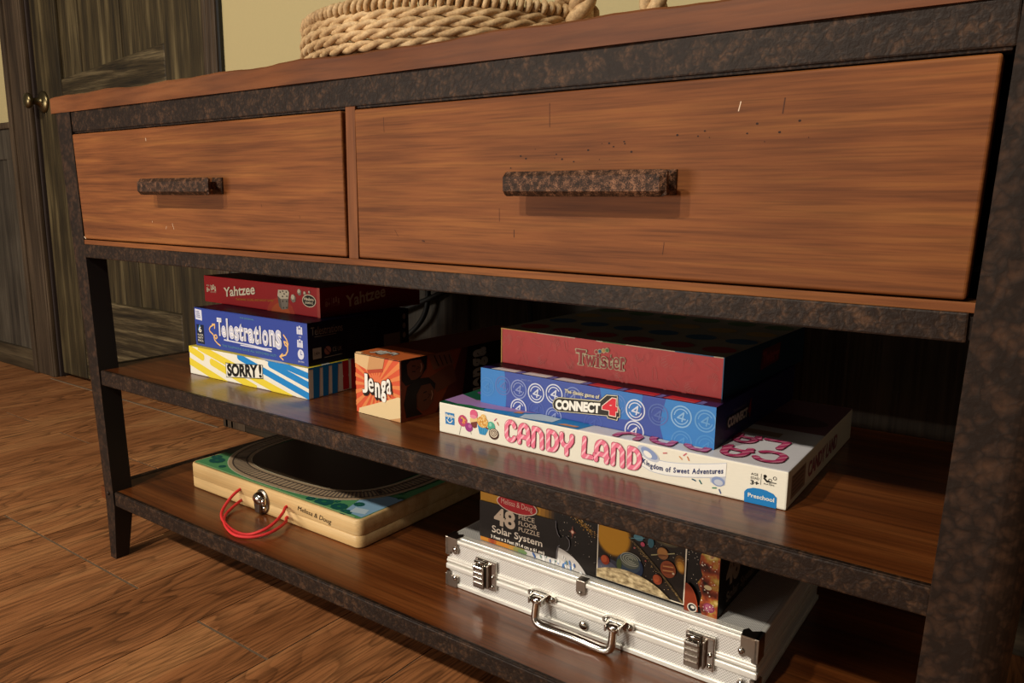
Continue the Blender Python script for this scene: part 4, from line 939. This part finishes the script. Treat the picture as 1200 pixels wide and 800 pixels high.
mb = MB(); lid_body(mb, w, d, h, SP, card('#0f0b09'), card('#14100d'))
for a in (f, r): a.emit(mb)
mb.build('carton', g)

# ------------------------------------------------------------------ wooden train play box on the bottom shelf
w, d, h = .3938, .270, .0414
g = game('wooden_play_box', .1129, .0909, Z6, -.19, 'flat light wooden box with painted railway lid and red cord handle, bottom shelf', 'wooden box', None)
def rounded(w, d, r, z, ins=0.0, n=6):
    pts = []
    for cx, cy, a0 in ((w - r, d - r, 0), (r, d - r, 90), (r, r, 180), (w - r, r, 270)):
        for k in range(n + 1):
            a = R_(a0 + 90 * k / n); pts.append((cx + (r - ins) * math.cos(a), cy + (r - ins) * math.sin(a), z))
    return pts
mb = MB(); mb.loft([rounded(w, d, .011, 0, .0025), rounded(w, d, .011, .0012, .0006), rounded(w, d, .011, .003), rounded(w, d, .011, .0172), rounded(w, d, .011, .0180, .0006)], MT['pine'], True)
mb.build('box_base', g)['label'] = 'light pine lower half'
mb = MB(); mb.loft([rounded(w, d, .011, .0181, .0006), rounded(w, d, .011, .0189), rounded(w, d, .011, .0385), rounded(w, d, .011, .0405, .0007), rounded(w, d, .011, .0414, .0022)], MT['pine'], True)
a = Art((0, 0, 0), (1, 0, 0), (0, 0, 1), (0, -1, 0), w * 1000, 41)
a.text('Melissa & Doug', 268, 338, (26, 22.6), (32.4, 29.4), card('#1a1410'), 3, .0, lean=2)
a.emit(mb)
lid = mb.build('lid', g); lid['label'] = 'light pine upper half'
t = Art((0, 0, h), (1, 0, 0), (0, 1, 0), (0, 0, 1), w * 1000, d * 1000)
GR1, GR2, GR3, TK, SLP = card('#5a9c66'), card('#1c5a54'), card('#2f7a52'), card('#b39a7c'), card('#63574f')
q = [(u * 1000, v * 1000) for u, v, _ in rounded(w, d, .011, 0, .004)]
t.poly(q, GR1, 1); t.poly([(62, 66), (96, 50), (180, 47), (262, 50), (310, 66), (332, 110), (334, 270), (38, 270), (42, 110)], card('#46382a'), 6); t.rect(0, 62, 20, 270, card('#3c3a28'), 5)
for k in range(90):
    u, v = rnd.uniform(10, 385), rnd.uniform(8, 262); s_ = rnd.uniform(2.4, 6)
    for j in range(6): t.ell(u + s_ * .6 * math.cos(j * 1.05), v + s_ * .6 * math.sin(j * 1.05), s_ * .55, s_ * .55, rnd.choice([GR2, GR3]), 2, 10)
    t.ell(u, v, s_ * .4, s_ * .4, GR3, 3, 10)
for u, v, s_ in ((30, 30, 13), (14, 40, 9), (62, 18, 6), (280, 14, 7), (305, 17, 14), (335, 18, 12), (357, 10, 9), (352, 40, 8), (270, 62, 10), (150, 66, 9)):
    for j in range(11): t.ell(u + s_ * .75 * math.cos(j * .571), v + s_ * .6 * math.sin(j * .571), s_ * .36, s_ * .34, GR2, 4, 10)
    t.ell(u, v, s_ * .8, s_ * .62, GR2, 4); t.ell(u, v, s_ * .3, s_ * .22, GR3, 5, 12)
t.poly([(352, 12), (388, 10), (390, 90), (350, 84), (336, 66), (342, 44)], card('#8fb7d6'), 3); t.poly([(360, 14), (384, 20), (378, 34), (356, 30)], card('#c4d9e6'), 4)
t.line([(12, 5.4), (380, 5.4)], 2.4, card('#a3cf8c'), 5, False)
cen_t = [(20, 262), (15, 200), (17, 150), (24, 108), (38, 76), (60, 52), (88, 37), (125, 29.5), (180, 28.5), (235, 31), (280, 38), (312, 52), (336, 76), (350, 108), (356, 150), (356, 200), (352, 262)]
def smooth(P, n=6):
    out = []
    for i in range(len(P) - 1):
        p0, p1, p2, p3 = P[max(i - 1, 0)], P[i], P[i + 1], P[min(i + 2, len(P) - 1)]
        for k in range(n):
            x = k / n; out.append(tuple(.5 * (2 * p1[j] + (p2[j] - p0[j]) * x + (2 * p0[j] - 5 * p1[j] + 4 * p2[j] - p3[j]) * x * x + (3 * p1[j] - p0[j] - 3 * p2[j] + p3[j]) * x ** 3) for j in range(len(p1))))
    return out + [tuple(P[-1])]
ct = smooth(cen_t)
t.line(ct, 38, card('#d8cdb0'), 6); t.line(ct, 35, TK, 7)
acc = 0
for p0, p1 in zip(ct, ct[1:]):
    dv = Vector((p1[0] - p0[0], p1[1] - p0[1])); acc += dv.length
    for j in (1,):
        n_ = Vector((-dv.y, dv.x)).normalized(); b = (p0[0] + dv.x * j / 2, p0[1] + dv.y * j / 2)
        t.line([(b[0] - n_.x * 12, b[1] - n_.y * 12), (b[0] + n_.x * 12, b[1] + n_.y * 12)], 2.6, SLP, 8, False)
for s_ in (-10.5, 10.5):
    off = []
    for i, p0 in enumerate(ct):
        a_, b_ = ct[max(i - 1, 0)], ct[min(i + 1, len(ct) - 1)]; n_ = Vector((-(b_[1] - a_[1]), b_[0] - a_[0])).normalized(); off.append((p0[0] + n_.x * s_, p0[1] + n_.y * s_))
    t.line(off, 2.2, card('#4b4038'), 9)
    if s_: pass
for k in range(70):
    p0 = ct[rnd.randrange(len(ct) - 1)]; s_ = rnd.choice([-18.2, 18.2]); t.ell(p0[0] + rnd.uniform(-4, 4), p0[1] + s_ + rnd.uniform(-1, 1), 1.3, .9, card(rnd.choice(['#e4dcc6', '#b7a88c', '#8f8168'])), 9, 8)
mb = MB(); t.emit(mb); o = mb.build('painted_scene', g, normals=False); o['label'] = 'painted green landscape with a curving railway track'
# cord handle: two strands that droop onto the shelf
c1 = smooth([(.133, .002, .0257), (.1335, -.004, .0245), (.1338, -.016, .0185), (.139, -.034, .0075), (.156, -.049, .0040), (.184, -.0605, .0032), (.214, -.067, .0030), (.238, -.064, .0034), (.254, -.052, .0090), (.258, -.034, .0150), (.252, -.014, .0215), (.244, -.003, .0245), (.244, .002, .0250)], 5)
c2 = smooth([(.135, .002, .0083), (.1355, -.003, .0078), (.140, -.018, .0050), (.153, -.040, .0032), (.172, -.0555, .0030), (.198, -.068, .0030), (.226, -.074, .0030), (.247, -.066, .0030), (.260, -.050, .0048), (.262, -.032, .0070), (.255, -.012, .0084), (.245, -.003, .0088), (.245, .002, .0088)], 5)
for c_ in (c1, c2):
    mb = MB(); mb.tube(c_, .0022, MT['red_cord'], 8)
    for ph in (0, PI):       # a fine twist laid over the core
        P = []
        for i, p0 in enumerate(c_):
            P.append((p0[0] + .0009 * math.cos(i * 1.9 + ph), p0[1], p0[2] + .0009 * math.sin(i * 1.9 + ph)))
        mb.tube(P, .0017, MT['red_cord'], 6)
    mb.build('cord_handle', g)['label'] = 'red cord carrying loop'
mb = MB()
mb.lathe([(.0122, 0), (.0122, .0012), (.0108, .0024), (.0001, .0026)], (.188, .0002, .0190), (0, -1, 0), MT['nickel'], 32, 1.5)
mb.lathe([(.0098, .0015), (.0096, .0038), (.0080, .0068), (.0048, .0088), (.0001, .0094)], (.1872, .0, .0248), (0, -1, 0), MT['chrome'], 24, 1.0)
mb.lathe([(.0035, .002), (.0034, .0052), (.0022, .0066), (.0001, .0070)], (.1955, .0, .0215), (0, -1, 0), MT['chrome'], 14, 1.9)
mb.box((.1805, -.0072, .0035), (.1925, -.001, .0205), MT['nickel'], .0022, 3, taper=lambda v: (.1865 + (v.x - .1865) * (.72 + (v.z - .0035) * 17), v.y, v.z))
mb.box((.1925, -.0050, .0075), (.1968, -.001, .0150), MT['chrome'], .0014, 2)
mb.box((.1795, -.0060, .0170), (.1855, -.001, .0200), MT['chrome'], .0010, 2)
for v_ in mb.bm.verts: v_.co = Vector((.188 + (v_.co.x - .188) * 1.3, v_.co.y * 1.4, .0195 + (v_.co.z - .019) * 1.05))
mb.build('latch', g)['label'] = 'shiny oval metal latch'

# ------------------------------------------------------------------ silver hard case under the puzzle box
w, d, h = .3771, .2350, .0622
g = game('hard_case', .6605, .0901, Z6, -.14, 'silver aluminium hard case with chrome latches and folding handle, on the bottom shelf', 'case', None)
AL, KN, CHM, NI = MT['alu'], MT['knurl'], MT['chrome'], MT['nickel']
mb = MB(); mb.box((.0012, .0012, .001), (w - .0012, d - .0012, .0285), KN, .002); mb.build('case_base', g)
mb = MB(); mb.box((.0012, .0012, .0288), (w - .0012, d - .0012, h - .0008), KN, .002); mb.build('case_lid', g)
def bars(mb, z0, z1, out, bev):
    mb.box((-out, -out, z0), (w + out, .006, z1), AL, bev, 3); mb.box((-out, d - .006, z0), (w + out, d + out, z1), AL, bev, 3)
    mb.box((-out, .004, z0), (.006, d - .004, z1), AL, bev, 3); mb.box((w - .006, .004, z0), (w + out, d - .004, z1), AL, bev, 3)
mb = MB(); bars(mb, .0, .0052, .0008, .0012); bars(mb, .0210, .0284, .0020, .0022); mb.build('base_frame', g)['label'] = 'satin aluminium frame strip'
mb = MB(); bars(mb, .0298, .0335, .0012, .0014); bars(mb, .0330, .0362, .0006, .0012); bars(mb, .0556, .0612, .0014, .0020)
for k in range(3): mb.box((.001, .0035 + k * .0034, h - .0012), (w - .001, .0062 + k * .0034, h + .0006 - k * .0002), AL, .0006, 2)
mb.build('lid_frame', g)['label'] = 'satin aluminium frame strip'
def screw(mb, u, v, r=.0034, out=.0014):
    mb.lathe([(r, 0), (r, .0006), (r * .75, .0014), (.0001, .0018)], (u, -out, v), (0, -1, 0), CHM, 14)
    mb.box((u - r * .6, -out - .0019, v - .0004), (u + r * .6, -out - .0012, v + .0004), MT['black'])
def corner(u0, u1, v0, v1, su, sv, side, topc):
    mb = MB(); o = -.0022
    P = [(u0, v0), (u0, v1), (u1, v1), (u1, v0)]
    # plate with a lobed inner corner
    sx = 1 if side < 0 else -1; e = 0 if side < 0 else w; W_, H_ = abs(u1 - u0), v1 - v0
    if topc: prof = [(0, v1), (W_ * .92, v1), (W_ * .92, v1 - H_ * .42), (W_ * 1.02, v1 - H_ * .55), (W_ * .98, v1 - H_ * .80), (W_ * .75, v1 - H_ * .88), (W_ * .5, v1 - H_ * .74), (W_ * .26, v1 - H_ * .82), (W_ * .26, v0), (0, v0)]
    else: prof = [(0, v0), (W_ * .92, v0), (W_ * .92, v0 + H_ * .42), (W_ * 1.02, v0 + H_ * .6), (W_ * .98, v0 + H_ * .88), (W_ * .75, v0 + H_ * .98), (W_ * .5, v0 + H_ * .84), (W_ * .26, v0 + H_ * .9), (W_ * .26, v1 + .003), (0, v1 + .003)]
    A = [(e + sx * px, o, pz) for px, pz in prof]; B = [(e + sx * px, .002, pz) for px, pz in prof]
    mb.loft([A, B], NI)
    zt = h + .0008 if topc else -.0001
    if topc:
        q_ = [(0, 0), (W_ * .92, 0), (W_ * 1.0, .010), (W_ * .8, .016), (W_ * .5, .012), (.002, .017), (0, .017)]
        mb.loft([[(e + sx * px, py - .002, h - .001) for px, py in q_], [(e + sx * px, py - .002, zt) for px, py in q_]], NI)
        mb.box((e - .0022, -.0022, v0), (e + .0022, .016, zt), NI, .0006)
    else: mb.box((e - .0022, -.0022, v0), (e + .0022, .016, v1), NI, .0006)
    screw(mb, su, sv, .0034, .0022)
    mb.build('corner_guard', g)['label'] = 'pressed metal corner guard'
corner(0, .017, .040, .0615, .0130, .0492, -1, True); corner(0, .017, .0, .0155, .0130, .0128, -1, False)
corner(w - .0165, w, .038, .0615, .3632, .0470, 1, True); corner(w - .0165, w, .0, .0165, .3650, .0140, 1, False)
def latch(u0, v0):
    mb = MB(); W_, H_ = .0300, .0360
    mb.box((u0, -.0040, v0), (u0 + W_, .0005, v0 + H_), CHM, .0016, 3)
    mb.box((u0 + .0015, -.0105, v0 + .0015), (u0 + .0180, -.0035, v0 + .0275), NI, .0020, 3)
    for k in range(3): mb.box((u0 + .0028, -.0116, v0 + .0075 + k * .0062), (u0 + .0168, -.0100, v0 + .0098 + k * .0062), CHM, .0008, 2)
    mb.box((u0 + .0020, -.0125, v0 + .0255), (u0 + .0175, -.0050, v0 + .0300), CHM, .0014, 2)
    mb.tube([(u0 + .003, -.0075, v0 + .0330), (u0 + .0165, -.0075, v0 + .0330)], .0022, CHM, 10)
    mb.tube([(u0 + .004, -.0075, v0 + .0330), (u0 + .0042, -.0085, v0 + .0275)], .0012, CHM, 8); mb.tube([(u0 + .0155, -.0075, v0 + .0330), (u0 + .0153, -.0085, v0 + .0275)], .0012, CHM, 8)
    mb.box((u0 + .0195, -.0085, v0 + .003), (u0 + .0222, -.0035, v0 + .032), NI, .0010, 2)
    for q_ in (.006, .018): mb.lathe([(.0024, 0), (.0022, .0010), (.0001, .0018)], (u0 + .0262, -.0040, v0 + q_), (0, -1, 0), CHM, 12)
    mb.build('latch', g)['label'] = 'chrome toggle latch'
latch(.0450, .0140); latch(.3080, .0142)
mb = MB()
# centre hasp tab folded over the top edge, and the lock button
P = [(.1822, .0626), (.1932, .0626), (.1932, .0500), (.1915, .0470), (.1877, .0456), (.1839, .0470), (.1822, .0500)]
mb.loft([[(u, -.0026, v) for u, v in P], [(u, .001, v) for u, v in P]], NI); mb.box((.1822, -.0026, .0620), (.1932, .0085, .0634), NI, .0005)
screw(mb, .1877, .0500, .0022, .0026); mb.build('hasp', g)['label'] = 'small metal tab over the lid edge'
mb = MB(); screw(mb, .1915, .0120, .0052, .0010); mb.build('button', g)['label'] = 'round lock stud'
hd = None
mb = MB(); ul, ur = .1395, .2345
prof = [(ul, -.0135, .0300), (ul, -.0145, .0240), (ul, -.0165, .0135), (ul + .0012, -.0172, .0092), (ul + .0046, -.0176, .0060), (ul + .0105, -.0178, .0048), (ul + .02, -.0180, .0050), ((ul + ur) / 2, -.0182, .0062), (ur - .02, -.0180, .0050), (ur - .0105, -.0178, .0048), (ur - .0046, -.0176, .0060), (ur - .0012, -.0172, .0092), (ur, -.0165, .0135), (ur, -.0145, .0240), (ur, -.0135, .0300)]
mb.tube(smooth(prof, 4), lambda t_: .0044 + .0006 * math.sin(PI * t_) ** 2, CHM, 14)
mb.tube(smooth([(p0[0], p0[1] - .0028, p0[2]) for p0 in prof[5:10]], 4), .0016, CHM, 8)
for u in (ul, ur): mb.lathe([(.0030, -.006), (.0046, -.0045), (.0050, 0), (.0046, .0045), (.0030, .006)], (u, -.0135, .0300), (1, 0, 0), CHM, 16)
hd = mb.build('handle', g); hd['label'] = 'chrome folding carry handle'
for u in (ul, ur):
    mb = MB(); P = []
    for k in range(24):
        a_ = 2 * PI * k / 24; P.append((u + .0185 * math.copysign(abs(math.cos(a_)) ** .8, math.cos(a_)), .0306 + .0056 * math.copysign(abs(math.sin(a_)) ** .7, math.sin(a_))))
    mb.loft([[(a_, -.0045, b_) for a_, b_ in P], [(a_, .0, b_) for a_, b_ in P]], CHM)
    for s_ in (-.0135, .0135): mb.lathe([(.0036, 0), (.0034, .0012), (.0001, .0022)], (u + s_, -.0045, .0306), (0, -1, 0), CHM, 14)
    for s_ in (-.0078, .0078): mb.box((u + s_ - .0012, -.0185, .0262), (u + s_ + .0012, -.004, .0346), CHM, .0008, 2)
    mb.box((u - .0078, -.0100, .0330), (u + .0078, -.0040, .0352), CHM, .0006, 2)
    mb.tube([(u - .0095, -.0135, .0302), (u + .0095, -.0135, .0302)], .0022, NI, 10)
    mb.build('handle_mount', hd)['label'] = 'chrome hinge plate of the handle'

# ------------------------------------------------------------------ woven basket on the table top
BX_, BY_, BR, ZT = .598, .196, .187, .7292
g = thing('woven_basket', (BX_, BY_, ZT), 0, 'round shallow basket of braided tan seagrass with a rope handle, on top of the console', 'basket')
RP = MT['rope']
mb = MB(); NR, TW = 4, 25
for i in range(NR):
    z0 = .0050 + .0094 * i; r0 = BR + (.0, .0022, .0022, -.0005)[i]
    for st in range(2):
        P = []; n = TW * 12
        for k in range(n):
            th = 2 * PI * k / n; ph = TW * th + st * PI + i * 1.1
            wv = .0006 * math.sin(7 * th + i) ; P.append(((r0 + .0019 * math.cos(ph) + wv) * math.cos(th), (r0 + .0019 * math.cos(ph) + wv) * math.sin(th), z0 + .0026 * math.sin(ph) + .0004 * math.sin(5 * th + 2 * i)))
        mb.tube(P, .0037, RP, 7, closed=True)
mb.build('basket_wall', g)
mb = MB()
for i in range(21):
    r0 = .172 - i * .0090
    if r0 < .006: break
    mb.tube([(r0 * math.cos(2 * PI * k / 60), r0 * math.sin(2 * PI * k / 60), .0048) for k in range(60)], .0046, RP, 6, closed=True)
mb.build('basket_base', g)
mb = MB(); n_t = 132; P = []; rc, zc = BR - .0030, .0050 + .0094 * NR + .0012
for k in range(n_t * 9):
    th = 2 * PI * k / (n_t * 9); ph = n_t * th; q = .0052 + .0009 * math.sin(th * 61) * math.sin(th * 17)
    P.append(((rc + q * math.cos(ph)) * math.cos(th), (rc + q * math.cos(ph)) * math.sin(th), zc + q * math.sin(ph)))
mb.tube(P, .0036, RP, 6, closed=True)
mb.build('basket_rim', g)['label'] = 'rope-wrapped rim'
def rope(mb, path, r, pitch, strands=3, tr=.62):
    path = smooth(path, 10); L_ = 0; pts = [[] for _ in range(strands)]
    for i, p0 in enumerate(path):
        a_, b_ = Vector(path[max(i - 1, 0)]), Vector(path[min(i + 1, len(path) - 1)]); T_ = (b_ - a_).normalized()
        L_ += (Vector(p0) - Vector(path[i - 1])).length if i else 0
        u_ = T_.cross(Vector((.3, 1, .1))).normalized(); v_ = T_.cross(u_)
        for s_ in range(strands):
            ph = L_ / pitch * 2 * PI + s_ * 2 * PI / strands; pts[s_].append(Vector(p0) + (u_ * math.cos(ph) + v_ * math.sin(ph)) * r * .5)
    for P_ in pts: mb.tube(P_, r * tr, RP, 7)
mb = MB(); lc = lambda x, y, z: (x - BX_, y - BY_, z - ZT)
rope(mb, [lc(.788, .150, .752), lc(.794, .150, .772), lc(.800, .148, .795), lc(.820, .145, .822), lc(.850, .140, .825), lc(.876, .134, .798), lc(.886, .130, .766), lc(.882, .134, .752), lc(.862, .150, .747), lc(.830, .170, .747), lc(.800, .190, .750)], .0125, .055, 3, .66)
rope(mb, [lc(.764, .135, .772), lc(.776, .150, .786), lc(.794, .168, .780), lc(.800, .172, .762)], .006, .03, 2)
mb.build('basket_handle', g)['label'] = 'twisted rope handle'

# ------------------------------------------------------------------ lead hanging on the wall behind the shelves
mb = MB(); mb.tube(smooth([(.215, .540, .62), (.225, .538, .50), (.235, .538, .42), (.225, .538, .36), (.180, .538, .315), (.120, .538, .30), (.10, .538, .33), (.16, .538, .36), (.235, .535, .39), (.30, .538, .42), (.36, .538, .455), (.44, .538, .45), (.47, .540, .40), (.475, .541, .30), (.475, .541, .14)], 8), .0055, MT['black'], 8)
o = mb.build('power_cable'); group_of(o, 'black power cable hanging on the wall behind the boxes, right of the left stack', 'cable')
